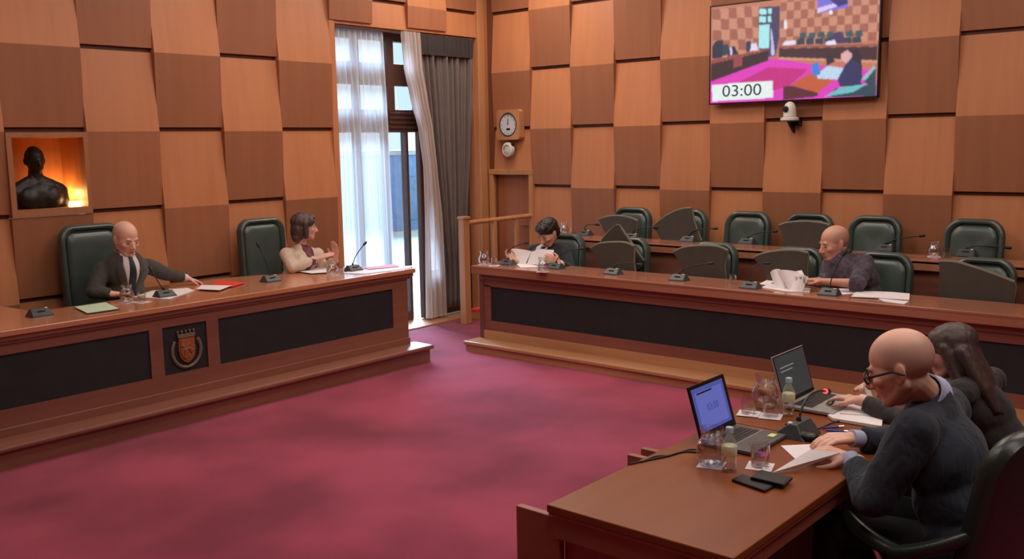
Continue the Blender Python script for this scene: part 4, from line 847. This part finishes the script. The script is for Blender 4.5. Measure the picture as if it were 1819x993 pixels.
me = text_mesh('03:00', .150, .0004, 'digits'); rt = Matrix(((0, 0, -1, 0), (-1, 0, 0, 0), (0, 1, 0, 0), (0, 0, 0, 1)))
q_ = (SU(110, 624, 10)+SU(602, 724, 10))/2
for v in me.vertices: v.co = rt @ (v.co*1) ; v.co.y *= 1.22
for v in me.vertices: v.co = v.co+q_-V((.004, 0, 0))-V(tv.location)
link('timer_digits', me, plain('digit_grey', rgb(78, 96, 104), .6), pic)

# camera under the screen
cm = thing('dome_camera', 'white rounded camera on a small bracket below the wall screen', 'camera', (-.12, -3.75, 2.05))
cc = at(1403, 200, 0, -.16)
mb = MB(); mb.lathe(cc+V((0, 0, -.075)), [(.075, 0), (.082, .008), (.08, .028), (.062, .036)], 28); mb.build('base', 'white', cm, True)
mb = MB(); mb.lathe(cc+V((0, 0, -.036)), [(.058, 0), (.056, .05), (.052, .085), (.038, .115), (.018, .13), (0, .134)], 28); h = mb.build('head', 'white', cm, True)
mb = MB(); mb.lathe(cc+V((-.045, .012, .03)), [(.026, 0), (.028, .016), (.018, .02), (0, .018)], 20, V((-1, .25, 0))); mb.build('lens', 'black', h, True)
mb = MB(); mb.prism([cc+V((-.02, 0, -.076)), cc+V((.10, 0, -.076)), cc+V((.13, 0, -.18)), cc+V((.10, 0, -.17))], (0, .02, 0)); mb.rspan(V((-.075, cc.y-.05, cc.z-.12)), V((0, cc.y+.05, cc.z-.06)), .004); mb.build('bracket', 'micblack', cm)
mb = MB(); mb.lathe(cc+V((0, 0, -.078)), [(.083, 0), (.083, .006)], 28); mb.build('base_ring', 'mic', cm, True)

# clock
ck = thing('wall_clock', 'round grey-white wall clock in a square wooden frame', 'clock', (-.07, -.38, 2.15))
k0 = V((-.085, -.385, 2.15))
mb = MB(); n = 40
outer = [(-.165, -.165), (.165, -.165), (.165, .175), (-.165, .175)]
def sq(a, r): c_, s_ = math.cos(a), math.sin(a); k = r/max(abs(c_), abs(s_)); return c_*k, s_*k
rings = []
for rr_, x in [('s', .07), ('s', -.02), ('o', -.02), ('o', .01), ('o2', .01)]:
    ring = []
    for i in range(n):
        a = 2*PI*(i+.5)/n+PI/4*0
        if rr_ == 's': yy_, zz_ = sq(a, .168)
        else: R_ = .125 if rr_ == 'o' else .02; yy_, zz_ = R_*math.cos(a), R_*math.sin(a)*1.08
        ring.append(k0+V((x, yy_, zz_)))
    rings.append(ring)
mb.rings(rings); mb.build('frame', 'lightwood', ck)
mb = MB(); mb.lathe(k0+V((.002, 0, 0)), [(.122, 0), (.122, .012), (.118, .016)], 40, V((-1, 0, 0))); fc = mb.build('dial', 'whiteface', ck, True)
mb = MB(); mb.lathe(k0+V((-.012, 0, 0)), [(.128, 0), (.128, .012), (.118, .012), (.118, 0)], 40, V((-1, 0, 0))); mb.build('bezel', 'mic', ck, True)
mb = MB()
for i in range(12):
    a = 2*PI*i/12; mb.box(k0+V((-.0145, .098*math.sin(a), .098*math.cos(a))), (.002, .005 if i % 3 else .008, .014), Matrix.Rotation(-a, 3, 'X'))
mb.build('hour_marks', 'mic', fc); mb = MB(); mb.box(k0+V((-.0165, .0, .03)), (.002, .006, .066)); mb.build('hand', 'micblack', fc); mb = MB(); mb.box(k0+V((-.0185, .003, .04)), (.002, .004, .09), Matrix.Rotation(.07, 3, 'X')); mb.build('hand', 'micblack', fc)
mb = MB(); mb.rbox(k0+V((-.015, 0, -.05)), (.004, .052, .022), .002); mb.build('date_window', 'micblack', fc)
# round wall lamp under the clock
sr = thing('wall_speaker', 'small round white and chrome fitting on the wall below the clock', 'speaker', (-.07, -.36, 1.86)); k1 = at(902, 266, 0, -.10)
mb = MB(); mb.lathe(k1+V((.10, -.01, 0)), [(.05, 0), (.05, .02), (.02, .03), (.02, .05)], 24, V((-1, 0, 0))); mb.build('mount', 'chrome', sr, True)
mb = MB(); mb.lathe(k1+V((.05, 0, 0)), [(.05, 0), (.078, .01), (.085, .035), (.080, .06), (.06, .07), (.055, .064), (.05, .066), (0, .066)], 30, V((-1, .1, 0))); mb.build('housing', 'white', sr, True)
mb = MB(); mb.tube([k1+V((-.016, .045*math.cos(a), .045*math.sin(a))) for a in [2*PI*i/24 for i in range(24)]], .004, 6, closed=True); mb.build('ring', 'chrome', sr, True)
mb = MB(); mb.lathe(k1+V((.03, -.055, .05)), [(.02, 0), (.02, .03), (.01, .034)], 16, V((-1, 0, 0))); mb.build('sensor', 'micblack', sr, True)

# ---------------------------------------------------------------- microphones
def micro(label, loc, face, tip=None, mid=None, big=1.0, led=None, group=None):
    """wedge base on loc; the sloped front looks along 'face'; tip = gooseneck end in world space"""
    loc = V(loc); r = thing('conference_microphone', label, 'microphone', loc, group); f = V(face).normalized(); s = V((f.y, -f.x, 0)); b = big
    pr = [(-.055, 0), (.065, 0), (.062, .012), (.010, .052), (-.020, .052)]
    mb = MB(); w1_, w2_ = .075*b, .055*b
    rings = []
    for u, sc in ((-w1_, .9), (-w1_*.93, 1), (w1_*.93, 1), (w1_, .9)):
        rings.append([loc+s*(u*(1-.22*(z/.052)))+f*(x*sc)*b+V((0, 0, max(0, z*(.97 if sc < 1 else 1))*b)) for x, z in pr])
    mb.rings(rings); mb.build('base', 'mic', r)
    mb = MB(); mb.rbox(loc+f*.035*b+V((0, 0, .036*b)), (.05*b, .012*b, .006), .002, Matrix((s, f, V((0, 0, 1)))).transposed()); mb.build('speaker_strip', 'micblack', r)
    mb = MB(); mb.ell(loc+s*(-.042*b)+f*.012*b+V((0, 0, .050*b)), (.010*b, .010*b, .006*b)); mb.build('button', 'white', r, True)
    if tip is not None:
        tip = V(tip); p0 = loc+V((0, 0, .045*b)); m_ = V(mid) if mid is not None else (p0+tip)/2+V((0, 0, .05)); pts = bez(p0, m_, tip, 14); mb = MB(); mb.tube(pts, .0045*b, 8); mb.cap(p0, .012*b, p0+V((0, 0, .018)), .008*b, 10); n_ = mb.build('gooseneck', 'micblack', r, True)
        d = (pts[-1]-pts[-2]).normalized(); mb = MB(); mb.cap(tip-d*.012, .011*b, tip+d*.018, .012*b, 12); mb.build('capsule', 'micblack', n_, True)
        if led: mb = MB(); mb.lathe(tip-d*.034, [(.009, 0), (.011, .003), (.011, .014), (.009, .017)], 14, d); mb.build('light_ring', 'redled', n_, True)
    return r
LZ = .8405; RZ = .797; BZ = .99; TZ = .740
def tipat(px, py, ax, v): return at(px, py, ax, v)
g_ = 'conference microphones on the presiding desk'
micro('dark desk microphone at the left end of the presiding desk', at(70, 561, 2, LZ), (0, -1, 0), None, group=g_)
p = at(292, 527, 2, LZ); micro('desk microphone in front of the bald man in the grey-green suit', p, (0, -1, 0), at(268, 478, 1, p.y+.10), at(280, 500, 1, p.y+.02), group=g_)
p = at(480, 500, 2, LZ); micro('desk microphone in front of the woman\'s tall chair', p, (0, -1, 0), at(459, 436, 1, p.y+.08), at(476, 470, 1, p.y+.02), group=g_)
p = at(627, 481, 2, LZ); micro('desk microphone before the window, left of the pink folder', p, (0, -1, 0), at(648, 433, 1, p.y+.05), at(628, 455, 1, p.y+.02), group=g_)
g_ = 'conference microphones on the front gallery desk'
R = [(903, 470, (935, 432), (893, 440), 'front gallery microphone nearest the window, left of the young reader'), (988, 477, (1032, 442), (990, 446), 'front gallery microphone at the right hand of the young reader'),
     (1090, 487, (1136, 470), (1092, 462), 'front gallery microphone before the chair with two skewed seats'), (1207, 498, (1262, 468), (1210, 472), 'front gallery microphone before the lone folded seat in the middle'),
     (1334, 512, (1362, 468), (1328, 466), 'front gallery microphone left of the newspapers'), (1474, 524, (1500, 450), (1474, 490), 'front gallery microphone with a tall straight neck before the bald man in plum')]
for x, y, t, m, lab in R:
    p = at(x, y, 2, RZ); micro(lab, p, (-1, 0, 0), at(t[0], t[1], 0, p.x+.08), at(m[0], m[1], 0, p.x+.02), group=g_)
g_ = 'conference microphones on the rear gallery desk'
R = [(1040, 418, (1060, 399), (1034, 396), 'rear gallery microphone at the left end of the row beside the jug'), (1124, 424, (1165, 404), (1126, 402), 'rear gallery microphone before the leftmost rear chair'), (1224, 429, (1270, 406), (1226, 404), 'rear gallery microphone before the steeply tilted seat'),
     (1328, 433, (1376, 411), (1330, 413), 'rear gallery microphone before the chair under the screen'), (1425, 438, (1455, 412), (1426, 416), 'rear gallery microphone left of the plum-shirted man\'s head'), (1573, 445, (1637, 419), (1576, 424), 'rear gallery microphone right of the plum-shirted man'),
     (1717, 454, (1790, 440), (1720, 432), 'rear gallery microphone at the far right of the row')]
for x, y, t, m, lab in R:
    p = at(x, y, 2, BZ); micro(lab, p, (-1, 0, 0), at(t[0], t[1], 0, p.x+.06), at(m[0], m[1], 0, p.x+.01), group=g_)
p = at(1418, 772, 2, TZ); micro('conference microphone with a glowing red ring on the foreground table', p, (0, 1, 0), p+V((.36, .03, .10)), p+V((.02, -.01, .20)), 1.15, True)

# ---------------------------------------------------------------- glassware
def coaster(p, label):
    mb = MB(); mb.rbox(V(p)+V((0, 0, .0012)), (.095, .095, .0022), .0008, Matrix.Rotation(.3, 3, 'Z')); tag(mb.build('coaster', 'paper', None, loc=V(p)), label, 'coaster', 'white paper coasters')
def tumbler(px, py, z, label, water=.5, s=1.0, co=None):
    p = at(px, py, 2, z); p = V((p.x, p.y, z))
    if co: coaster(p, co); p = p+V((0, 0, .0025))
    r = thing('water_glass', label, 'glass', p, 'short clear water glasses'); s1 = s
    mb = MB(); mb.lathe(p, [(.030*s, 0), (.033*s, .002), (.035*s, .085*s), (.0335*s, .085*s), (.0315*s, .012), (0, .010)], 26); mb.build('tumbler', 'glass', r, True)
    if water: mb = MB(); mb.lathe(p, [(.030*s, .012), (.0325*s, .012+.07*s*water), (0, .012+.07*s*water)], 24); mb.build('water', 'water', r, True)
def jug(px, py, z, label, s=1.0, co=None, water=.6):
    p = at(px, py, 2, z); p = V((p.x, p.y, z))
    if co: coaster(p, co); p = p+V((0, 0, .0025))
    r = thing('water_jug', label, 'jug', p, 'clear round-bellied water jugs')
    pr = [(.030, 0), (.042, .004), (.053, .030), (.055, .055), (.048, .082), (.036, .098), (.035, .105), (.041, .125), (.043, .135)]
    mb = MB(); o = [(a*s, b*s) for a, b in pr]; mb.lathe(p, o+[(a-.002, b) for a, b in o[::-1]][:-1], 30); mb.build('carafe', 'glass', r, True)
    mb = MB(); wp = [(a*s-.003, b*s+.001) for a, b in pr[:2+int(water*5)]]; mb.lathe(p, wp+[(0, wp[-1][1])], 26); mb.build('water', 'water', r, True)
    mb = MB(); mb.tube([p+V(((.036+.004*math.cos(a)*0)*math.cos(a), .036*math.sin(a), .100))*1 if False else p+V((.036*s*math.cos(a), .036*s*math.sin(a), .101*s)) for a in [2*PI*i/20 for i in range(20)]], .003*s, 6, closed=True); mb.build('neck_ring', 'glass', r, True)
def bottle(px, py, z, label):
    p = at(px, py, 2, z); p = V((p.x, p.y, z)); r = thing('water_bottle', label, 'bottle', p, 'small plastic water bottles')
    mb = MB(); mb.lathe(p, [(.024, 0), (.0275, .004), (.0275, .03), (.0255, .036), (.0275, .042), (.0275, .10), (.022, .122), (.013, .138), (.0125, .15)], 24); mb.build('body', 'bottle', r, True)
    mb = MB(); mb.lathe(p, [(.0278, .062), (.0281, .063), (.0281, .098), (.0278, .099)], 24); mb.build('label_band', 'label', r, True)
    mb = MB(); mb.lathe(p, [(.0145, .146), (.0145, .164), (.013, .167), (0, .167)], 20); mb.build('cap', 'cap', r, True)
jug(226, 537, LZ, 'small glass jug at the right hand of the bald man in grey-green', .95, 'white coaster under the jug on the presiding desk', .7)
tumbler(252, 537, LZ, 'water glass between the jug and the microphone on the presiding desk', .5, .9, 'white coaster under the glass before the man in grey-green')
jug(590, 489, LZ, 'small glass jug before the woman in the cream jacket', .9, 'white coaster under the jug before the woman in cream')
tumbler(606, 487, LZ, 'water glass between the woman\'s jug and the microphone', .3, .85)
jug(860, 470, RZ, 'small glass jug at the left corner of the front gallery desk', .95, 'white coaster at the corner of the gallery desk')
tumbler(878, 472, RZ, 'water glass at the left corner of the front gallery desk', .3, .85, 'white coaster under the corner glass')
jug(964, 483, RZ, 'small glass jug right in front of the young reader', .95, 'white coaster under the young reader\'s jug')
tumbler(1302, 503, RZ, 'empty water glass on the gallery desk left of the newspapers', 0, .85)
jug(1002, 416, BZ, 'small glass jug at the left end of the rear gallery desk', .9, 'white coaster at the left end of the rear desk'); tumbler(1018, 417, BZ, 'water glass at the left end of the rear gallery desk', .3, .9)
jug(1659, 456, BZ, 'small glass jug on the rear gallery desk before the far right chair', .9, 'white coaster under the jug at the right of the rear desk'); tumbler(1682, 457, BZ, 'water glass on the rear gallery desk right of the jug', .4, .9)
jug(1264, 826, TZ, 'glass jug half full of water left of the blue-screen laptop\'s front', 1.05, 'white coaster under the nearest jug', .75)
bottle(1295, 837, TZ, 'plastic water bottle with a yellowish label beside the nearest jug')
tumbler(1350, 829, TZ, 'water glass half full on a white coaster before the blue-screen laptop', .5, 1.0, 'white coaster under the nearest water glass')
jug(1359, 722, TZ, 'glass jug on the far table between the two laptops', 1.1, None, .5); bottle(1400, 737, TZ, 'plastic water bottle on the far table beside the silver laptop')
tumbler(1330, 735, TZ, 'empty water glass left of the far jug', .0, 1.0, 'white coaster under the left empty glass'); tumbler(1369, 740, TZ, 'empty water glass in front of the far jug', .0, 1.0, 'white coaster under the right empty glass')

# ---------------------------------------------------------------- papers, folders
def sheet(name, pts, z, mat, label, cat='paper', th=.003, ax=2, group=None):
    P = []
    for q in pts:
        dz = q[2] if len(q) > 2 else 0; a_ = at(q[0], q[1], 2, z+dz); P.append(V((a_.x, a_.y, z+dz)))
    mb = MB(); c = sum(P, V((0, 0, 0)))/len(P); n = len(P)
    mb.add([p+V((0, 0, .0008)) for p in P]+[p+V((0, 0, .0008+th)) for p in P], [tuple(range(n))[::-1], tuple(range(n, 2*n))]+[(i, (i+1) % n, n+(i+1) % n, n+i) for i in range(n)])
    return tag(mb.build(name, mat, None, loc=V((c.x, c.y, z))), label, cat, group)
def curl(name, px, py, z, w, l, ang, mat, label, lift=.03, z0=.002, tiltx=0, cat='paper', curve=1.0):
    """a sheet w x l whose far end lifts in a curve"""
    c = at(px, py, 2, z); mb = MB(); r1 = []; r2 = []
    for i in range(11):
        t = i/10; y = (t-.5)*l; zz = z0+lift*(t**2)*curve
        line = [V((x, y, zz+tiltx*(x/w+.5)*t)) for x in [w*(k/4-.5) for k in range(5)]]; r1.append(line)
    mb.rings(r1, False, False, closed=False); k = len(mb.v); mb.add([p+V((0, 0, .0012)) for p in mb.v[:k]], mb.f[:]);
    mb.xf(Matrix.Translation(V((c.x, c.y, z))) @ Matrix.Rotation(ang, 4, 'Z'))
    return tag(mb.build(name, mat, None, 'all', loc=V((c.x, c.y, z))), label, cat)
sheet('folder', [(132, 545), (190, 538), (212, 550), (155, 558)], LZ, 'darkcard', 'dark folder lying under the pale green card on the left desk', 'folder', .006)
sheet('folder', [(132, 546), (188, 538), (211, 549), (155, 557)], LZ+.007, 'green', 'pale green folder left of the jug on the presiding desk', 'folder', .004)
sheet('paper_sheet', [(237, 528), (270, 517), (334, 512), (345, 517), (300, 532)], LZ, 'paper', 'white papers under the left arm of the man in grey-green')
sheet('folder', [(376, 509), (388, 499), (436, 503), (412, 510)], LZ+.006, 'red', 'bright red folder lying on the presiding desk between the two chairs', 'folder', .004)
sheet('paper_sheet', [(349, 514), (358, 507), (411, 508), (390, 516)], LZ+.012, 'paper', 'white sheets lying partly over the red folder')
sheet('folder', [(525, 484), (560, 486), (590, 478), (560, 476)], LZ, 'darkcard', 'dark folder under the woman\'s papers', 'folder', .006)
sheet('paper_sheet', [(525, 482), (560, 475), (592, 475), (584, 484), (553, 486)], LZ+.008, 'paper', 'white papers lying before the woman in the cream jacket')
sheet('paper_sheet', [(600, 486), (640, 480), (735, 472), (728, 477), (650, 487)], LZ, 'paper', 'white sheets at the window end of the presiding desk')
sheet('folder', [(646, 476), (700, 470), (709, 474), (655, 479)], LZ+.006, 'pinkpaper', 'pink folder lying on the sheets at the window end of the left desk', 'folder', .004)
sheet('paper_sheet', [(915, 468), (950, 468), (980, 474), (925, 476)], RZ, 'paper', 'white sheets lying under the young reader\'s open document')
def leaf(name, pts, X, mat, label, bulge=.02, cat='paper'):
    """upright curved page: four px corners (tl, tr, br, bl) at depth plane X, bulging towards the camera"""
    tl, tr, br, bl = [at(x, y, 0, X) for x, y in pts]; mb = MB(); rr = []
    for i in range(9):
        t = i/8; rr.append([tl.lerp(bl, t).lerp(tr.lerp(br, t), k/10)+V((-bulge*math.sin(PI*k/10)*(1-.3*t)-.10*t*.6, 0, .012*math.sin(PI*k/10)*(1-t))) for k in range(11)])
    mb.rings(rr, False, False, closed=False); n = len(mb.v); mb.add([p+V((.0015, 0, 0)) for p in mb.v[:n]], mb.f[:]); return mb, mat, label, cat, name
for a in [leaf('open_document', [(908, 442), (944, 446), (940, 469), (914, 468)], -1.40, 'paper', 'left half of the document held open by the young reader', .03)]:
    mb = a[0]; dc = thing('open_document', 'white document held open by the young reader at the gallery desk', 'document', at(940, 465, 0, -1.45)); mb.build('page', 'paper', dc, 'all')
    mb = leaf('x', [(944, 447), (984, 444), (988, 466), (942, 470)], -1.40, 0, 0, .03)[0]; mb.build('page', 'paper', dc, 'all')
# newspapers
npz = thing('newspaper', 'crumpled open newspapers held by the bald man in plum', 'newspaper', at(1400, 510, 2, RZ))
X0 = -1.50
for pts, X_, bl in [([(1368, 484), (1385, 478), (1404, 516), (1384, 512)], -1.52, .02), ([(1380, 480), (1418, 483), (1425, 516), (1408, 514)], -1.55, .03), ([(1396, 492), (1424, 480), (1440, 498), (1410, 520)], -1.52, .03), ([(1414, 487), (1436, 492), (1430, 519), (1408, 520)], -1.58, .02)]:
    leaf('x', pts, X_, 0, 0, bl)[0].build('page', 'paper', npz, 'all')
mb = MB()
for i in range(5):
    for k in range(3): p_ = at(1416+k*7, 492+i*2.6, 0, -1.60); mb.box(p_+V((-.012, 0, 0)), (.001, .02, .004))
mb.build('print_block', 'mic', npz)
sheet('newspaper', [(1348, 505), (1365, 497), (1380, 500), (1360, 507)], RZ+.004, 'paper', 'folded newspaper corner beside the microphone left of the open pages', 'newspaper')
sheet('newspaper', [(1352, 512), (1368, 505), (1400, 508), (1440, 514), (1438, 520), (1400, 519)], RZ, 'paper', 'flat newspaper lying under the open pages', 'newspaper', .006)
sheet('paper_sheet', [(1490, 513), (1527, 514), (1520, 522), (1494, 524)], RZ, 'paper', 'small white sheet just right of the tall-necked microphone')
sheet('paper_sheet', [(1512, 528), (1522, 518), (1583, 520), (1616, 523), (1615, 534), (1560, 530)], RZ+.005, 'paper', 'pile of white sheets to the right of the bald man in plum', th=.006)
sheet('paper_sheet', [(1560, 531), (1615, 536), (1606, 541), (1570, 536)], RZ, 'paper', 'lowest sheet sticking out under the white pile on the gallery desk')
# foreground papers
sheet('document_pile', [(1470, 742), (1522, 722), (1568, 748), (1566, 762), (1480, 748)], TZ, 'paper', 'thick stack of white pages before the long-haired woman', 'document', .012)
sheet('paper_sheet', [(1492, 735), (1530, 700), (1575, 715), (1560, 740)], TZ+.013, 'paper', 'loose white page lying across the thick stack')
fl = at(1545, 725, 2, TZ+.02); mb = MB(); rr = []
for i in range(10):
    t = i/9; rr.append([fl+V((.02*t-.03+u*.10, -.02+.05*math.sin(t*1.2)+u*.02, .002+.125*t-.02*t*t)) for u in [k/6 for k in range(7)]])
mb.rings(rr, False, False, closed=False); k = len(mb.v); mb.add([p+V((0, .0014, 0)) for p in mb.v[:k]], mb.f[:]); tag(mb.build('raised_page', 'paper', None, 'all', loc=fl), 'white page standing up between the bald man\'s face and the stack', 'paper')
sheet('paper_sheet', [(1387, 793), (1452, 790), (1470, 806), (1416, 820)], TZ, 'paper', 'flat white sheet lying beneath the turned page in the foreground')
sheet('paper_sheet', [(1372, 841, .002), (1412, 836, .002), (1492, 806, .05), (1440, 800, .055)], TZ, 'paper', 'white page being lifted by the hands of the foreground man')
sheet('paper_sheet', [(1462, 778), (1470, 770), (1530, 768), (1520, 778)], TZ, 'paper', 'narrow white sheet behind the foreground man\'s hands')
# pens
def pen(a, b, z, label, mat='bluepen'):
    p, q_ = at(a[0], a[1], 2, z), at(b[0], b[1], 2, z); p.z = q_.z = z+.006; r = thing('pen', label, 'pen', p); d = (q_-p)
    mb = MB(); mb.tube([p, p+d*.8], .0045, 8); mb.build('barrel', mat, r, True); mb = MB(); mb.tube([p+d*.72, p+d*.97, q_], [.0055, .005, .001], 8); mb.build('cap', 'chrome', r, True)
pen((1462, 763), (1500, 760), TZ, 'blue and chrome pen lying between the microphone and the papers'); pen((1468, 767), (1512, 770), TZ, 'white pen with a blue end in front of the chrome pen')
# phones
def phone(pts, z, label, th=.009):
    P = [at(x, y, 2, z) for x, y in pts]; c = sum(P, V((0, 0, 0)))/4; r = thing('smartphone', label, 'phone', (c.x, c.y, z))
    mb = MB(); mb.prism([V((p.x, p.y, z+.0006)) for p in P], (0, 0, th)); bm = bmesh.new(); mb.build('case', 'black', r); bm.free()
    mb = MB(); mb.prism([V((c.x+(p.x-c.x)*.92, c.y+(p.y-c.y)*.90, z+th+.0006)) for p in P], (0, 0, .0008)); mb.build('glass_front', 'micblack', r)
phone([(1300, 856), (1318, 846), (1378, 866), (1358, 876)], TZ, 'black smartphone lying nearest the table front'); phone([(1333, 852), (1352, 839), (1408, 852), (1392, 866)], TZ+.0105, 'black smartphone resting on the edge of the other one')

# ---------------------------------------------------------------- laptops
def laptop(name, label, c, ang, w, d, tilt, body, lid_mat, z=TZ):
    """c: middle of the hinge; local +y points from the user to the lid"""
    r = thing('laptop', label, 'laptop', (c.x, c.y, z)); T = Matrix.Translation(V((c.x, c.y, z))) @ Matrix.Rotation(ang, 4, 'Z')
    mb = MB(); mb.rbox((0, -d/2, .0105), (w, d, .016), .004); mb.xf(T); mb.build('keyboard_base', body, r)
    mb = MB()
    for i in range(5):
        for k in range(13): mb.rbox((-w*.42+w*.84*(k+.5)/13, -.035-i*.0185, .0195), (w*.84/13*.86, .0155, .002), .0008)
    mb.xf(T); kb = mb.build('keys', 'keys', r)
    mb = MB(); mb.rbox((-.01, -d*.79, .019), (.09, .052, .0012), .0005); mb.xf(T); mb.build('touchpad', body, r)
    L = T @ Matrix.Translation((0, .004, .016)) @ Matrix.Rotation(math.radians(-tilt), 4, 'X'); h = d*.98
    mb = MB(); mb.rbox((0, 0, h/2), (w, .007, h), .003); mb.xf(L); lid = mb.build('lid', lid_mat, r)
    mb = MB(); mb.rbox((0, -.0042, h/2), (w*.985, .0012, h*.97), .0004); mb.xf(L); mb.build('bezel', 'black', lid)
    mb = MB(); mb.tube([(-w*.4, .002, .014), (w*.4, .002, .014)], .006, 10); mb.xf(T); mb.build('hinge', 'black', r)
    return r, lid, T, L, h
r1, lid, T, L, h = laptop('laptop', 'dark laptop with a blue-violet page on its screen and a yellow note', V((-5.02, -5.70, 0)), 0, .295, .225, 17, 'darksilver', 'black')
mb = MB(); mb.rbox((-.005, -.0052, h*.53), (.255, .0008, h*.80), .0003); mb.xf(L); scn = mb.build('display', emis('display_blue', rgb(72, 78, 150), 1.0), lid)
mb = MB(); mb.rbox((-.005, -.0060, h*.52), (.215, .0006, h*.66), .0002); mb.xf(L); mb.build('page', emis('display_page', rgb(92, 98, 172), 1.0), scn)
me = text_mesh('03:00', .042, .0002, 'page_text'); me.transform(L @ Matrix.Translation((0, -.0068, h*.52)) @ Matrix.Rotation(PI/2, 4, 'X')); me.transform(Matrix.Translation(-V(parent_org(scn)))); link('page_text', me, emis('display_ink', rgb(58, 60, 140), 1.0), scn)
mb = MB(); mb.box((-.04, -.0066, h*.82), (.12, .0004, .006)); mb.xf(L); mb.build('page_heading', M['black'], scn)
mb = MB(); mb.rbox((.095, -.185, .0195), (.042, .026, .0012), .0004); mb.xf(T); mb.build('sticky_note', 'yellow', r1)
mb = MB(); mb.rbox((0, -.12, .0188), (.285, .004, .001), .0003); mb.xf(T); mb.build('trim_line', 'silver', r1)
r2, lid, T, L, h = laptop('laptop', 'silver laptop with a dark screen on the far table', V((-4.31, -5.73, 0)), 0, .33, .225, 17, 'silver', 'silver')
mb = MB(); mb.rbox((0, -.0052, h*.52), (.31, .0008, h*.88), .0003); mb.xf(L); scn = mb.build('display', emis('display_dark', rgb(52, 54, 54), 1.0), lid)
mb = MB(); mb.box((-.05, -.0060, h*.72), (.14, .0004, .005)); mb.xf(L); mb.build('text_line', emis('display_text', rgb(120, 122, 120), 1.0), scn)
mb = MB(); mb.box((-.06, -.0060, h*.64), (.12, .0004, .005)); mb.xf(L); mb.build('text_line', emis('display_text2', rgb(120, 122, 120), 1.0), scn)
# cables
def cable(name, pts, r, label, z=TZ):
    P = [at(x, y, 2, z) for x, y in pts]; P = [V((p.x, p.y, z+r+.0005)) for p in P]; mb = MB(); Q = []
    for a in range(len(P)-1):
        p0, p1, p2, p3 = P[max(a-1, 0)], P[a], P[a+1], P[min(a+2, len(P)-1)]
        for k in range(6): t = k/6; Q.append(.5*(2*p1+(p2-p0)*t+(2*p0-5*p1+4*p2-p3)*t*t+(3*p1-p0-3*p2+p3)*t**3))
    Q.append(P[-1]); mb.tube(Q, r, 8); return tag(mb.build(name, 'micblack', None, 'all', loc=P[0]), label, 'cable')
cable('power_cable', [(1246, 806), (1215, 804), (1185, 812), (1150, 819), (1118, 826)], .0035, 'black power cable running from the dark laptop to the table edge')
cable('power_cable', [(1246, 801), (1225, 800), (1190, 810), (1165, 812), (1140, 822)], .003, 'thinner cable running just behind the laptop power cable')
cable('microphone_cable', [(1448, 765), (1462, 760), (1480, 752), (1500, 748)], .003, 'short black cable leaving the foreground microphone')
p = at(1432, 781, 2, TZ); mb = MB(); mb.ell(p+V((0, 0, .018)), (.035, .05, .018)); mouse = mb.build('computer_mouse', 'black', None, True, loc=V((p.x, p.y, TZ))); tag(mouse, 'dark computer mouse beside the foreground microphone', 'mouse')
